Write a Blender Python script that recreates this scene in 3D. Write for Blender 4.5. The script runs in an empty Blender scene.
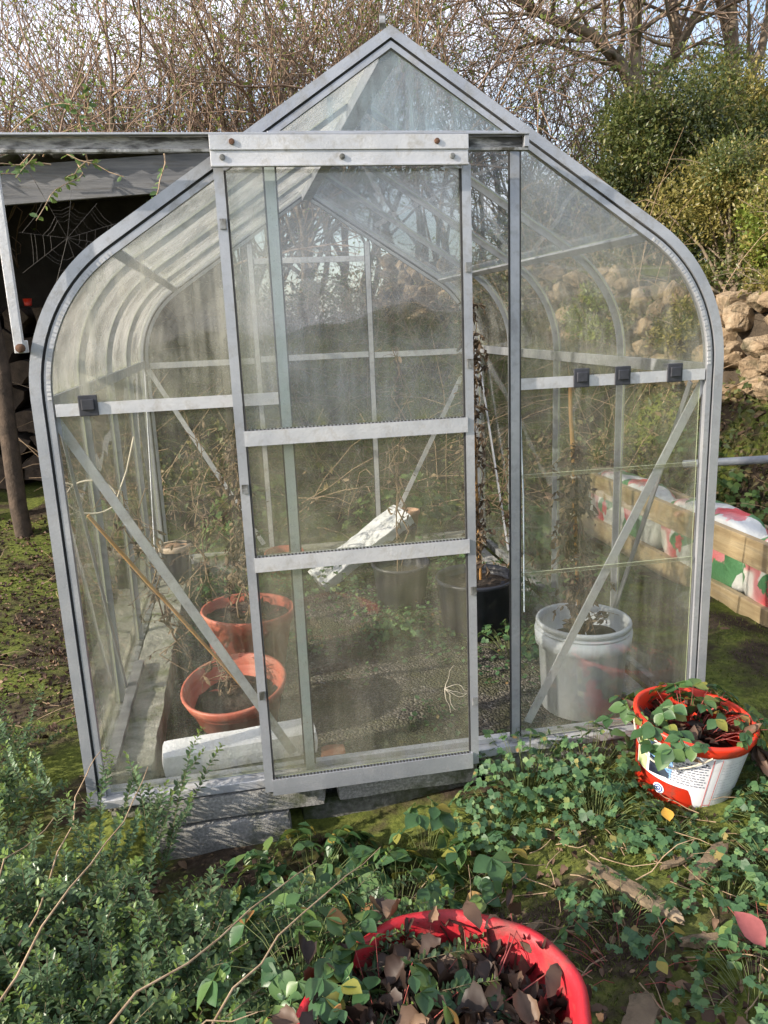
import bpy, bmesh, math, random
import numpy as np
from mathutils import Vector, Matrix, noise

rng = random.Random(11)
nr = np.random.default_rng(11)
SC = bpy.context.scene
COL = SC.collection
R = math.radians
V = Vector

# ------------------------------------------------------------------ helpers
def ss(a, b, x):
    t = min(1.0, max(0.0, (x - a) / (b - a)))
    return t * t * (3 - 2 * t)

def tag(o, label=None, cat=None, group=None, kind=None):
    if label: o['label'] = label
    if cat: o['category'] = cat
    if group: o['group'] = group
    if kind: o['kind'] = kind
    return o

def empty(name, loc, label=None, cat=None, group=None):
    o = bpy.data.objects.new(name, None)
    o.empty_display_size = .1
    o.location = loc
    COL.objects.link(o)
    return tag(o, label, cat, group)

def worldloc(o):
    p = V((0, 0, 0))
    while o is not None:
        p = p + o.location
        o = o.parent
    return p

class MB:
    def __init__(s):
        s.v = []; s.f = []; s.m = []; s.sm = []
    def add(s, vs, fs, mi=0, smooth=False):
        b = len(s.v)
        s.v.extend(tuple(q) for q in vs)
        for f in fs:
            s.f.append(tuple(b + i for i in f)); s.m.append(mi); s.sm.append(smooth)
        return b
    def box(s, x0, x1, y0, y1, z0, z1, mi=0, M=None):
        vs = [V((x, y, z)) for z in (z0, z1) for y in (y0, y1) for x in (x0, x1)]
        if M is not None: vs = [M @ q for q in vs]
        s.add(vs, [(0, 2, 3, 1), (4, 5, 7, 6), (0, 1, 5, 4), (2, 6, 7, 3), (0, 4, 6, 2), (1, 3, 7, 5)], mi)
    def bar(s, p0, p1, w, d, up=(0, 1, 0), mi=0):
        """rectangular bar; w across, d along 'up'"""
        p0, p1 = V(p0), V(p1)
        t = (p1 - p0).normalized()
        side = t.cross(V(up)).normalized()
        u = side.cross(t).normalized()
        vs = []
        for p in (p0, p1):
            for a, b in ((-1, -1), (1, -1), (1, 1), (-1, 1)):
                vs.append(p + side * (a * w / 2) + u * (b * d / 2))
        s.add(vs, [(3, 2, 1, 0), (4, 5, 6, 7), (0, 1, 5, 4), (1, 2, 6, 5), (2, 3, 7, 6), (3, 0, 4, 7)], mi)
    def tube(s, pts, rad, n=6, mi=0, caps=True, smooth=True):
        pts = [V(p) for p in pts]
        if not hasattr(rad, '__len__'): rad = [rad] * len(pts)
        t = (pts[1] - pts[0]).normalized()
        a = t.cross(V((0, 0, 1)))
        if a.length < 1e-3: a = t.cross(V((1, 0, 0)))
        a.normalize()
        vs = []
        k = len(pts)
        for i in range(k):
            t = (pts[min(i + 1, k - 1)] - pts[max(i - 1, 0)])
            if t.length < 1e-9: t = V((0, 0, 1))
            t.normalize()
            a = a - t * a.dot(t)
            if a.length < 1e-6: a = t.orthogonal()
            a.normalize()
            b = t.cross(a)
            for j in range(n):
                w = 2 * math.pi * j / n
                vs.append(pts[i] + a * (math.cos(w) * rad[i]) + b * (math.sin(w) * rad[i]))
        fs = []
        for i in range(k - 1):
            for j in range(n):
                j2 = (j + 1) % n
                fs.append((i * n + j, i * n + j2, (i + 1) * n + j2, (i + 1) * n + j))
        base = s.add(vs, fs, mi, smooth)
        if caps:
            s.add([vs[j] for j in range(n)], [tuple(range(n))[::-1]], mi)
            s.add([vs[(k - 1) * n + j] for j in range(n)], [tuple(range(n))], mi)
    def lathe(s, prof, n=32, M=None, mi=0, wob=None, smooth=True):
        vs = []
        for r_, z in prof:
            for j in range(n):
                w = 2 * math.pi * j / n
                rr = r_ * (wob(w, z) if wob else 1)
                q = V((rr * math.cos(w), rr * math.sin(w), z))
                vs.append(M @ q if M is not None else q)
        fs = []
        for i in range(len(prof) - 1):
            for j in range(n):
                j2 = (j + 1) % n
                fs.append((i * n + j, i * n + j2, (i + 1) * n + j2, (i + 1) * n + j))
        s.add(vs, fs, mi, smooth)
    def disc(s, r_, z, n=32, M=None, mi=0, bump=0, rings=5):
        vs = [V((0, 0, z))]
        for k in range(1, rings + 1):
            for j in range(n):
                w = 2 * math.pi * j / n
                vs.append(V((r_ * k / rings * math.cos(w), r_ * k / rings * math.sin(w), z)))
        if bump:
            for q in vs: q.z += bump * noise.noise(q * 28)
        if M is not None: vs = [M @ q for q in vs]
        fs = [(0, 1 + j, 1 + (j + 1) % n) for j in range(n)]
        for k in range(rings - 1):
            for j in range(n):
                a = 1 + k * n + j; b = 1 + k * n + (j + 1) % n
                fs.append((a, a + n, b + n, b))
        s.add(vs, fs, mi, True)
    def poly_y(s, poly, y0, y1, mi=0, me=None):
        """prism of an (x,z) outline between two y planes"""
        me = mi if me is None else me
        n = len(poly)
        ar = sum(poly[i][0] * poly[(i + 1) % n][1] - poly[(i + 1) % n][0] * poly[i][1] for i in range(n))
        if ar < 0: poly = poly[::-1]
        vs = [(x, y0, z) for x, z in poly] + [(x, y1, z) for x, z in poly]
        s.add(vs, [tuple(range(n)), tuple(range(2 * n - 1, n - 1, -1))], mi)
        s.add(vs, [(i, i + n, (i + 1) % n + n, (i + 1) % n) for i in range(n)], me)
    def strip_y(s, path, t0, t1, y0, y1, mi=0, me=None):
        """band following an (x,z) path, offset t0..t1 along its normal, between y0 and y1"""
        me = mi if me is None else me
        n = len(path); A = []; B = []
        for i in range(n):
            a = V((*path[max(i - 1, 0)], 0)); b = V((*path[min(i + 1, n - 1)], 0))
            t = (b - a).normalized(); nn = V((t.y, -t.x, 0))
            p = V((*path[i], 0))
            A.append(p + nn * t0); B.append(p + nn * t1)
        vs = []
        for i in range(n):
            vs += [(A[i].x, y0, A[i].y), (B[i].x, y0, B[i].y), (B[i].x, y1, B[i].y), (A[i].x, y1, A[i].y)]
        f1 = []; f2 = []
        for i in range(n - 1):
            a = i * 4; b = a + 4
            f1 += [(a, a + 3, b + 3, b), (a + 1, b + 1, b + 2, a + 2)]
            f2 += [(a, b, b + 1, a + 1), (a + 2, b + 2, b + 3, a + 3)]
        f2 += [(0, 1, 2, 3), (n * 4 - 4, n * 4 - 1, n * 4 - 2, n * 4 - 3)]
        s.add(vs, f1, mi, n > 8); s.add(vs, f2, me)
    def build(s, name, mats, parent=None, origin=None, bevel=0, fixn=False):
        if not isinstance(mats, (list, tuple)): mats = [mats]
        vs = np.array(s.v, dtype=float).reshape(-1, 3)
        if parent is not None: o0 = np.array(worldloc(parent)); 
        elif origin is not None: o0 = np.array(origin, dtype=float)
        else:
            o0 = np.array([(vs[:, 0].min() + vs[:, 0].max()) / 2, (vs[:, 1].min() + vs[:, 1].max()) / 2, vs[:, 2].min()])
        me = bpy.data.meshes.new(name)
        me.from_pydata((vs - o0).tolist(), [], s.f)
        me.polygons.foreach_set('material_index', s.m)
        me.polygons.foreach_set('use_smooth', s.sm)
        for m in mats: me.materials.append(m)
        me.update()
        o = bpy.data.objects.new(name, me)
        COL.objects.link(o)
        if parent is not None: o.parent = parent
        else: o.location = o0
        if bevel:
            b = o.modifiers.new('edge', 'BEVEL'); b.width = bevel; b.segments = 2; b.limit_method = 'ANGLE'; b.angle_limit = R(50)
            b.harden_normals = False
        return o

# ---- leaves, vectorised
OVAL_V = np.array([(0, 0, 0), (.3, -.42, .05), (.68, -.40, .03), (1, 0, -.10), (.68, .40, .03), (.3, .42, .05), (.33, 0, -.04), (.68, 0, -.05)])
OVAL_F = [(0, 1, 6), (6, 1, 2, 7), (7, 2, 3), (0, 6, 5), (6, 7, 4, 5), (7, 3, 4)]
DIA_V = np.array([(0, 0, 0), (.45, -.45, .08), (1, 0, -.06), (.45, .45, .08)])
DIA_F = [(0, 1, 2), (0, 2, 3)]
# rounded leaflet with a scalloped, lobed edge
LOB_V = np.array([(0, 0, 0), (.35, -.45, .06), (.62, -.52, .02), (.72, -.26, .05), (.98, -.26, -.05), (.92, 0, 0), (.98, .26, -.05), (.72, .26, .05), (.62, .52, .02), (.35, .45, .06), (.45, 0, -.03)])
LOB_F = [(0, 1, 10), (10, 1, 2, 3), (10, 3, 4, 5), (10, 5, 6, 7), (10, 7, 8, 9), (0, 10, 9)]
# strongly curled dead leaf
CURL_V = np.array([(0, 0, 0), (.28, -.36, .18), (.66, -.34, .26), (1, 0, .22), (.66, .38, .12), (.3, .40, .22), (.33, 0, -.02), (.68, .02, .06)])
BLADE_V = np.array([(0, -.5, 0), (.5, -.4, .05), (1, 0, -.2), (.5, .4, .05), (0, .5, 0)])
BLADE_F = [(0, 1, 3, 4), (1, 2, 3)]

def station_leaf(ws, fold=.06, droop=.12, serr=0):
    vs = [(0, 0, 0)]; fs = []; n = len(ws)
    for i, w_ in enumerate(ws):
        u = (i + 1) / (n + 1); z = -droop * u * u
        w_ *= 1 + (serr if i % 2 else -serr)
        vs += [(u, -w_, z + fold * w_ * 2), (u, 0, z - fold * .3), (u, w_, z + fold * w_ * 2)]
    vs.append((1, 0, -droop)); t = len(vs) - 1
    fs += [(0, 1, 2), (0, 2, 3)]
    for i in range(n - 1):
        a = 1 + 3 * i; b = a + 3
        fs += [(a, b, b + 1, a + 1), (a + 1, b + 1, b + 2, a + 2)]
    a = 1 + 3 * (n - 1); fs += [(a, t, a + 1), (a + 1, t, a + 2)]
    return np.array(vs), fs
def curl_leaf(k, tw, sd):
    v, f = station_leaf([.16, .34, .46, .44, .47, .34, .22], .10, .1, .10); r_ = random.Random(sd); o = []
    for u, w_, z in v:
        a = (u - .3) * k; z2 = z + .5 * math.sin(a) * u + w_ * w_ * 1.4 * (1 if tw > 0 else -.6) + r_.uniform(-.03, .03); o.append((u * (1 - .12 * abs(k)), w_ * (1 - .3 * u) + tw * .18 * u, z2 + tw * w_ * u * .8))
    return np.array(o)
CURL2_V = curl_leaf(1.3, .5, 1); CURL3_V = curl_leaf(-1.1, -.7, 2)
BROAD_V, BROAD_F = station_leaf([.13, .27, .38, .45, .46, .42, .36, .25, .13], .10, .20, .03)
LONG_V, LONG_F = station_leaf([.16, .34, .44, .47, .44, .34, .2], .12, .22, .03)
class Leaves:
    def __init__(s): s.V = []; s.L = []; s.T = []; s.M = []; s.n = 0
    def add(s, P, D, N, L, W, tv=OVAL_V, tf=OVAL_F, mi=0):
        P = np.atleast_2d(np.asarray(P, float)); k = len(P)
        if k == 0: return
        D = np.atleast_2d(np.asarray(D, float)); N = np.atleast_2d(np.asarray(N, float))
        D = D / (np.linalg.norm(D, axis=1, keepdims=True) + 1e-9)
        S = np.cross(N, D); S = S / (np.linalg.norm(S, axis=1, keepdims=True) + 1e-9)
        N = np.cross(D, S)
        L = np.broadcast_to(np.asarray(L, float), (k,)); W = np.broadcast_to(np.asarray(W, float), (k,))
        vv = (P[:, None, :] + D[:, None, :] * (tv[None, :, 0:1] * L[:, None, None])
              + S[:, None, :] * (tv[None, :, 1:2] * W[:, None, None]) + N[:, None, :] * (tv[None, :, 2:3] * L[:, None, None]))
        s.V.append(vv.reshape(-1, 3))
        nv = len(tv)
        li = np.concatenate([np.array(f) for f in tf]); lt = np.array([len(f) for f in tf])
        idx = (li[None, :] + (np.arange(k) * nv)[:, None]).reshape(-1) + s.n
        s.L.append(idx); s.T.append(np.tile(lt, k)); s.M.append(np.full(k * len(tf), mi))
        s.n += k * nv
    def build(s, name, mats, parent=None, origin=None):
        if not isinstance(mats, (list, tuple)): mats = [mats]
        vs = np.concatenate(s.V); li = np.concatenate(s.L); lt = np.concatenate(s.T); mi = np.concatenate(s.M)
        if parent is not None: o0 = np.array(worldloc(parent))
        elif origin is not None: o0 = np.array(origin, float)
        else: o0 = np.array([vs[:, 0].mean(), vs[:, 1].mean(), vs[:, 2].min()])
        me = bpy.data.meshes.new(name)
        me.vertices.add(len(vs)); me.vertices.foreach_set('co', (vs - o0).astype(np.float32).ravel())
        me.loops.add(len(li)); me.loops.foreach_set('vertex_index', li.astype(np.int32))
        me.polygons.add(len(lt))
        me.polygons.foreach_set('loop_start', np.concatenate([[0], np.cumsum(lt)[:-1]]).astype(np.int32))
        me.polygons.foreach_set('loop_total', lt.astype(np.int32))
        for m in mats: me.materials.append(m)
        me.polygons.foreach_set('material_index', mi.astype(np.int32))
        me.polygons.foreach_set('use_smooth', np.ones(len(lt), dtype=bool))
        me.update(calc_edges=True); me.validate()
        o = bpy.data.objects.new(name, me); COL.objects.link(o)
        if parent is not None: o.parent = parent
        else: o.location = o0
        return o

def runit(k):
    a = nr.normal(size=(k, 3)); return a / np.linalg.norm(a, axis=1, keepdims=True)

# ------------------------------------------------------------------ materials
def nodes_of(name):
    m = bpy.data.materials.new(name); m.use_nodes = True
    nt = m.node_tree; nt.nodes.clear()
    return m, nt
def N(nt, t, **k):
    n = nt.nodes.new(t)
    for a, b in k.items(): setattr(n, a, b)
    return n
def ramp(nt, stops, src=None):
    r_ = N(nt, 'ShaderNodeValToRGB')
    e = r_.color_ramp.elements
    while len(e) > 1: e.remove(e[-1])
    e[0].position = stops[0][0]; e[0].color = (*stops[0][1], 1)
    for p, c in stops[1:]:
        q = e.new(p); q.color = (*c, 1)
    if src is not None: nt.links.new(src, r_.inputs[0])
    return r_
def g3(v): return (v, v, v)
def ntex(nt, scale, detail=4, rough=.55, vec=None, dist=0):
    n = N(nt, 'ShaderNodeTexNoise'); n.inputs['Scale'].default_value = scale
    n.inputs['Detail'].default_value = detail; n.inputs['Roughness'].default_value = rough
    n.inputs['Distortion'].default_value = dist
    if vec is not None: nt.links.new(vec, n.inputs['Vector'])
    return n
def coord(nt, scale=(1, 1, 1), kind='Object'):
    tc = N(nt, 'ShaderNodeTexCoord'); mp = N(nt, 'ShaderNodeMapping')
    mp.inputs['Scale'].default_value = scale
    nt.links.new(tc.outputs[kind], mp.inputs[0])
    return mp.outputs[0]
def mixc(nt, fac, a, b, mode='MIX'):
    m = N(nt, 'ShaderNodeMix', data_type='RGBA', blend_type=mode)
    for s, v in ((0, fac), (6, a), (7, b)):
        if hasattr(v, 'is_output'): nt.links.new(v, m.inputs[s])
        elif s == 0: m.inputs[0].default_value = v
        else: m.inputs[s].default_value = (*v, 1)
    return m.outputs[2]

def surf(name, stops, scale=6, rough=.7, metal=0, bump=.3, bscale=60, stretch=(1, 1, 1), dirt=None, dscale=9, dlo=.5, dhi=.68, detail=6, spec=.5, sss=0, bdist=.01):
    """noise-ramped base colour, optional stain layer, bump"""
    m, nt = nodes_of(name)
    out = N(nt, 'ShaderNodeOutputMaterial'); b = N(nt, 'ShaderNodeBsdfPrincipled')
    nt.links.new(b.outputs[0], out.inputs[0])
    vec = coord(nt, stretch)
    n1 = ntex(nt, scale, detail, .6, vec)
    c = ramp(nt, stops, n1.outputs[0]).outputs[0]
    if dirt is not None:
        vec2 = coord(nt, stretch)
        n2 = ntex(nt, dscale, 8, .65, vec2, .3)
        fac = ramp(nt, [(dlo, g3(0)), (dhi, g3(1))], n2.outputs[0]).outputs[0]
        c = mixc(nt, fac, c, dirt)
        rr = N(nt, 'ShaderNodeMapRange'); rr.inputs[3].default_value = rough; rr.inputs[4].default_value = min(1, rough + .35)
        nt.links.new(fac, rr.inputs[0]); nt.links.new(rr.outputs[0], b.inputs['Roughness'])
        if metal:
            r2 = N(nt, 'ShaderNodeMapRange'); r2.inputs[3].default_value = metal; r2.inputs[4].default_value = 0
            nt.links.new(fac, r2.inputs[0]); nt.links.new(r2.outputs[0], b.inputs['Metallic'])
    else:
        b.inputs['Roughness'].default_value = rough
        b.inputs['Metallic'].default_value = metal
    nt.links.new(c, b.inputs['Base Color'])
    b.inputs['Specular IOR Level'].default_value = spec
    if bump:
        nb = ntex(nt, bscale, 6, .65, vec)
        bp = N(nt, 'ShaderNodeBump'); bp.inputs['Strength'].default_value = bump; bp.inputs['Distance'].default_value = bdist
        nt.links.new(nb.outputs[0], bp.inputs['Height']); nt.links.new(bp.outputs[0], b.inputs['Normal'])
    return m

def leafmat(name, stops, rough=.45, transl=.35, spec=.4, patch=None):
    """one colour per leaf (random per island) + blade translucency"""
    m, nt = nodes_of(name)
    out = N(nt, 'ShaderNodeOutputMaterial'); b = N(nt, 'ShaderNodeBsdfPrincipled')
    g = N(nt, 'ShaderNodeNewGeometry')
    c = ramp(nt, stops, g.outputs['Random Per Island']).outputs[0]
    n1 = ntex(nt, 90, 3, .6, coord(nt))
    c = mixc(nt, .35, c, mixc(nt, n1.outputs[0], g3(.35), g3(1.5)), 'MULTIPLY')
    nt.links.new(c, b.inputs['Base Color'])
    b.inputs['Roughness'].default_value = rough; b.inputs['Specular IOR Level'].default_value = spec
    t = N(nt, 'ShaderNodeBsdfTranslucent')
    c2 = mixc(nt, .5, c, (.25, .32, .05), 'SCREEN') if transl > .2 else c
    nt.links.new(c2, t.inputs[0])
    mx = N(nt, 'ShaderNodeMixShader'); mx.inputs[0].default_value = transl
    nt.links.new(b.outputs[0], mx.inputs[1]); nt.links.new(t.outputs[0], mx.inputs[2])
    nt.links.new(mx.outputs[0], out.inputs[0])
    return m

def glassmat(name, dirt=.12, dirt_light_col=(.50, .50, .42), streak=1.0, tint=(.985, .99, .98), rough=.02, speck=.25, lo=.35, hi=.75, edge='x'):
    """thin sheet: clear + mirror reflection by angle + a streaked film of dried dirt and algae, whose colour can also carry painted glow or sky"""
    m, nt = nodes_of(name)
    out = N(nt, 'ShaderNodeOutputMaterial')
    tr = N(nt, 'ShaderNodeBsdfTransparent'); tr.inputs[0].default_value = (*tint, 1)
    gl = N(nt, 'ShaderNodeBsdfGlossy'); gl.inputs['Roughness'].default_value = rough
    lw = N(nt, 'ShaderNodeLayerWeight'); lw.inputs[0].default_value = .5
    pw = N(nt, 'ShaderNodeMath', operation='POWER'); pw.inputs[1].default_value = 4.0
    nt.links.new(lw.outputs['Facing'], pw.inputs[0])
    ml = N(nt, 'ShaderNodeMath', operation='MULTIPLY_ADD'); ml.inputs[1].default_value = .9; ml.inputs[2].default_value = .055
    nt.links.new(pw.outputs[0], ml.inputs[0])
    m1 = N(nt, 'ShaderNodeMixShader')
    nt.links.new(ml.outputs[0], m1.inputs[0]); nt.links.new(tr.outputs[0], m1.inputs[1]); nt.links.new(gl.outputs[0], m1.inputs[2])
    # warped sheet
    wn = ntex(nt, 2.2, 2, .5, coord(nt)); bp = N(nt, 'ShaderNodeBump'); bp.inputs['Strength'].default_value = .12; bp.inputs['Distance'].default_value = .05
    nt.links.new(wn.outputs[0], bp.inputs['Height']); nt.links.new(bp.outputs[0], gl.inputs['Normal'])
    # dirt film
    df = N(nt, 'ShaderNodeBsdfDiffuse'); tl = N(nt, 'ShaderNodeBsdfTranslucent')
    nv = ntex(nt, 3, 4, .6, coord(nt))
    dc = mixc(nt, nv.outputs[0], tuple(c * .75 for c in dirt_light_col), tuple(min(1, c * 1.25) for c in dirt_light_col))
    nt.links.new(dc, df.inputs[0]); nt.links.new(dc, tl.inputs[0])
    dm = N(nt, 'ShaderNodeMixShader'); dm.inputs[0].default_value = .5
    nt.links.new(df.outputs[0], dm.inputs[1]); nt.links.new(tl.outputs[0], dm.inputs[2])
    s1 = ntex(nt, 1.0, 7, .68, coord(nt, (26, 26, 2.2)))
    s2 = ntex(nt, 4.5, 8, .62, coord(nt))
    s3 = ntex(nt, 230, 2, .5, coord(nt))
    r1 = ramp(nt, [(lo, g3(.12)), (hi, g3(1.15))], s1.outputs[0]).outputs[0]
    r2 = ramp(nt, [(.34, g3(.15)), (.70, g3(1.3))], s2.outputs[0]).outputs[0]
    r3 = ramp(nt, [(.66, g3(0)), (.74, g3(1))], s3.outputs[0]).outputs[0]
    a = N(nt, 'ShaderNodeMath', operation='MULTIPLY'); nt.links.new(r1, a.inputs[0]); nt.links.new(r2, a.inputs[1])
    a2 = N(nt, 'ShaderNodeMath', operation='MULTIPLY'); nt.links.new(a.outputs[0], a2.inputs[0]); a2.inputs[1].default_value = dirt * 2
    a3 = N(nt, 'ShaderNodeMath', operation='MULTIPLY_ADD', use_clamp=True); nt.links.new(r3, a3.inputs[0]); a3.inputs[1].default_value = speck * dirt * 2
    nt.links.new(a2.outputs[0], a3.inputs[2])
    # algae and run-off along the edges of each pane
    tc = N(nt, 'ShaderNodeTexCoord'); sx = N(nt, 'ShaderNodeSeparateXYZ'); nt.links.new(tc.outputs['Generated'], sx.inputs[0])
    ez = ramp(nt, [(0, g3(1)), (.05, g3(.45)), (.16, g3(0)), (.93, g3(0)), (1, g3(.7))], sx.outputs['Z']).outputs[0]
    ex = ramp(nt, [(0, g3(.8)), (.05, g3(.2)), (.14, g3(0)), (.88, g3(0)), (.95, g3(.2)), (1, g3(.8))], sx.outputs['X' if edge == 'x' else 'Y']).outputs[0]
    em = N(nt, 'ShaderNodeMath', operation='MAXIMUM'); nt.links.new(ez, em.inputs[0]); nt.links.new(ex, em.inputs[1])
    e3 = ntex(nt, 14, 6, .7, coord(nt)); er = ramp(nt, [(.38, g3(0)), (.62, g3(1))], e3.outputs[0]).outputs[0]
    eg = N(nt, 'ShaderNodeMath', operation='MULTIPLY'); nt.links.new(em.outputs[0], eg.inputs[0]); nt.links.new(er, eg.inputs[1])
    e2 = N(nt, 'ShaderNodeMath', operation='MULTIPLY_ADD', use_clamp=True); nt.links.new(eg.outputs[0], e2.inputs[0]); e2.inputs[1].default_value = .26; nt.links.new(a3.outputs[0], e2.inputs[2])
    alg = mixc(nt, eg.outputs[0], dc, (.34, .36, .20)); nt.links.new(alg, df.inputs[0]); nt.links.new(alg, tl.inputs[0])
    a3 = e2
    m2 = N(nt, 'ShaderNodeMixShader')
    nt.links.new(a3.outputs[0], m2.inputs[0]); nt.links.new(m1.outputs[0], m2.inputs[1]); nt.links.new(dm.outputs[0], m2.inputs[2])
    nt.links.new(m2.outputs[0], out.inputs[0])
    return m

ALU = surf('weathered_aluminium', [(.3, (.32, .34, .385)), (.7, (.52, .535, .57))], 5, .42, .5, .12, 160, dirt=(.19, .19, .18), dscale=24, dlo=.50, dhi=.85)
ALU_W = surf('oxidised_aluminium', [(.3, (.42, .44, .48)), (.7, (.63, .635, .65))], 8, .5, .35, .15, 140, dirt=(.27, .255, .22), dscale=26, dlo=.50, dhi=.82)
ALU_D = surf('grimy_aluminium', [(.3, (.16, .17, .17)), (.7, (.36, .37, .38))], 14, .55, .4, .2, 160, dirt=(.05, .05, .04), dscale=20, dlo=.45, dhi=.6)
ALU_T = surf('pale_green_aluminium', [(.3, (.46, .55, .54)), (.7, (.62, .69, .66))], 6, .5, .2, .1, 140, dirt=(.34, .38, .33), dscale=12, dlo=.55, dhi=.75)
TRACK = surf('flaking_black_track', [(.40, (.02, .02, .02)), (.50, (.06, .06, .06)), (.58, (.42, .42, .42)), (.66, (.10, .10, .10))], 13, .6, 0, .6, 60, stretch=(.35, 1, 1.4))
RUBBER = surf('black_rubber', [(.3, (.02, .02, .022)), (.7, (.05, .05, .05))], 30, .7, 0, .2)
CLIP = surf('black_plastic', [(.3, (.02, .022, .03)), (.7, (.045, .048, .06))], 30, .5, 0, .1)
EDGE = surf('green_glass_edge', [(.3, (.42, .50, .34)), (.7, (.66, .70, .48))], 12, .35, 0, 0)
G_CLEAN = glassmat('glass_light_dirt', .05, (.55, .55, .48))
G_SIDE = glassmat('glass_side', .05, (.55, .55, .48), edge='y')
G_DOOR = glassmat('glass_door', .12, (.64, .60, .47), speck=.9, lo=.2, hi=.9)
G_DOORTOP = glassmat('glass_door_top_sky_tint', .13, (.64, .69, .76), speck=.9, lo=.15, hi=.95)  # cool blue film colour paints in the reflected sky
G_GABLE = glassmat('glass_gable', .10, (.66, .65, .54))
G_LEFT = glassmat('glass_left_glow', .24, (.86, .81, .70), speck=.5)  # dirty pane, its film whitened further to paint in the bright left-hand glow
G_ROOFR = glassmat('glass_roof_shade_tint', .13, (.62, .68, .72), speck=.5, lo=.2, edge='y')  # duller, bluer film: the shade of this slope is put into the colour
G_ROOF = glassmat('glass_roof_glow', .30, (.90, .90, .87), speck=.5, lo=-.0, hi=1.0, edge='y')  # real dirt plus extra white that stands in for bright sky reflection
G_TOP = glassmat('glass_top_sky_tint', .26, (.62, .76, .88), speck=.3)  # blue in the film stands in for sky mirrored in the gable top
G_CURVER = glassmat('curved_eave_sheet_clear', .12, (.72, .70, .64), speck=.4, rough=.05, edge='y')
G_CURVE = glassmat('curved_eave_sheet_glow', .30, (.95, .93, .90), speck=.4, rough=.06, lo=0, hi=1.0, edge='y')  # milky sheet; sun glow on the left eave is painted into its film
CONC = surf('old_concrete', [(.25, (.15, .15, .14)), (.5, (.30, .295, .28)), (.75, (.50, .49, .46))], 120, .95, 0, .8, 240, dirt=(.07, .085, .035), dscale=9, dlo=.52, dhi=.70, bdist=.004)
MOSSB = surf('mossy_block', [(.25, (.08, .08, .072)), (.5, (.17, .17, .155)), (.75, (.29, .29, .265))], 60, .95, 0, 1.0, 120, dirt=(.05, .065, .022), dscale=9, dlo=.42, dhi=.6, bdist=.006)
CONC_G = surf('mossy_concrete', [(.25, (.16, .16, .13)), (.5, (.30, .30, .25)), (.75, (.46, .45, .40))], 16, .9, 0, .9, 50, dirt=(.10, .12, .04), dscale=8, dlo=.50, dhi=.66, bdist=.012)
POLY = surf('polystyrene', [(.3, (.80, .81, .83)), (.7, (.90, .91, .92))], 40, .75, 0, .5, 110, dirt=(.42, .42, .38), dscale=7, dlo=.56, dhi=.75)
TERRA = surf('terracotta_plastic', [(.3, (.38, .090, .055)), (.7, (.50, .145, .095))], 5, .45, 0, .06, 90, dirt=(.50, .26, .18), dscale=9, dlo=.52, dhi=.8)
RUSTB = surf('rusty_bolt', [(.3, (.06, .03, .02)), (.7, (.16, .085, .05))], 60, .9, 0, .5)
BRICK = surf('brick', [(.3, (.28, .11, .06)), (.7, (.42, .19, .11))], 20, .9, 0, .7, 70)
BLACKP = surf('black_pot_plastic', [(.3, (.012, .014, .022)), (.7, (.03, .034, .05))], 6, .4, 0, .1, 90, dirt=(.10, .10, .10), dscale=9, dlo=.58, dhi=.8)
GREYB = surf('milky_grey_plastic', [(.3, (.45, .49, .54)), (.7, (.58, .61, .64))], 4, .45, 0, .08, 80, dirt=(.36, .38, .36), dscale=6, dlo=.52, dhi=.75)
REDB = surf('red_plastic', [(.3, (.66, .030, .012)), (.7, (.74, .052, .020))], 4, .38, 0, .05, 60, dirt=(.30, .07, .045), dscale=16, dlo=.54, dhi=.74)
REDT = surf('red_rubber_tub', [(.3, (.36, .010, .018)), (.7, (.50, .022, .034))], 4, .5, 0, .25, 60, dirt=(.16, .055, .045), dscale=14, dlo=.50, dhi=.70)
WHITEL = surf('label_white', [(.3, (.68, .69, .74)), (.7, (.78, .79, .82))], 6, .4, 0, 0, dirt=(.55, .52, .50), dscale=10, dlo=.58, dhi=.8)
BLUEL = surf('label_blue', [(.35, (.14, .33, .72)), (.65, (.45, .62, .86))], 9, .4, 0, 0)
DARKL = surf('label_dark', [(.4, (.012, .016, .03)), (.62, (.05, .07, .10))], 26, .4, 0, 0)
GREENL = surf('label_green', [(.4, (.18, .26, .08)), (.62, (.5, .52, .3))], 30, .4, 0, 0)
INKL = surf('label_ink', [(.3, (.10, .11, .16)), (.7, (.18, .19, .24))], 6, .5, 0, 0)
REDL = surf('label_red', [(.3, (.55, .06, .06)), (.7, (.66, .10, .09))], 6, .4, 0, 0)
SOIL = surf('potting_soil', [(.3, (.018, .013, .010)), (.7, (.075, .055, .04))], 40, .95, 0, 1.0, 60, bdist=.02)
PINE = surf('new_timber', [(.3, (.33, .235, .13)), (.5, (.43, .325, .19)), (.7, (.53, .42, .27))], 3, .8, 0, .5, 14, stretch=(9, .7, 9), dirt=(.22, .18, .13), dscale=3, dlo=.55, dhi=.75, bdist=.006)
GREYW = surf('grey_timber', [(.3, (.09, .095, .105)), (.7, (.22, .22, .225))], 3, .85, 0, .6, 14, stretch=(.8, 8, 9), dirt=(.12, .11, .09), dscale=5, dlo=.55, dhi=.75, bdist=.006)
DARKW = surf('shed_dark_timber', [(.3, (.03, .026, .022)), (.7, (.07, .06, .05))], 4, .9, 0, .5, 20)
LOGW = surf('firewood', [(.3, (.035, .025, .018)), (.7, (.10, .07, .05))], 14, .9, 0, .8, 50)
ROT = surf('rotting_wood', [(.3, (.10, .07, .045)), (.5, (.20, .145, .09)), (.72, (.36, .28, .19))], 5, .9, 0, .9, 22, stretch=(1, 1, 1), dirt=(.06, .05, .03), dscale=12, dlo=.5, dhi=.66, bdist=.01)
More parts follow.
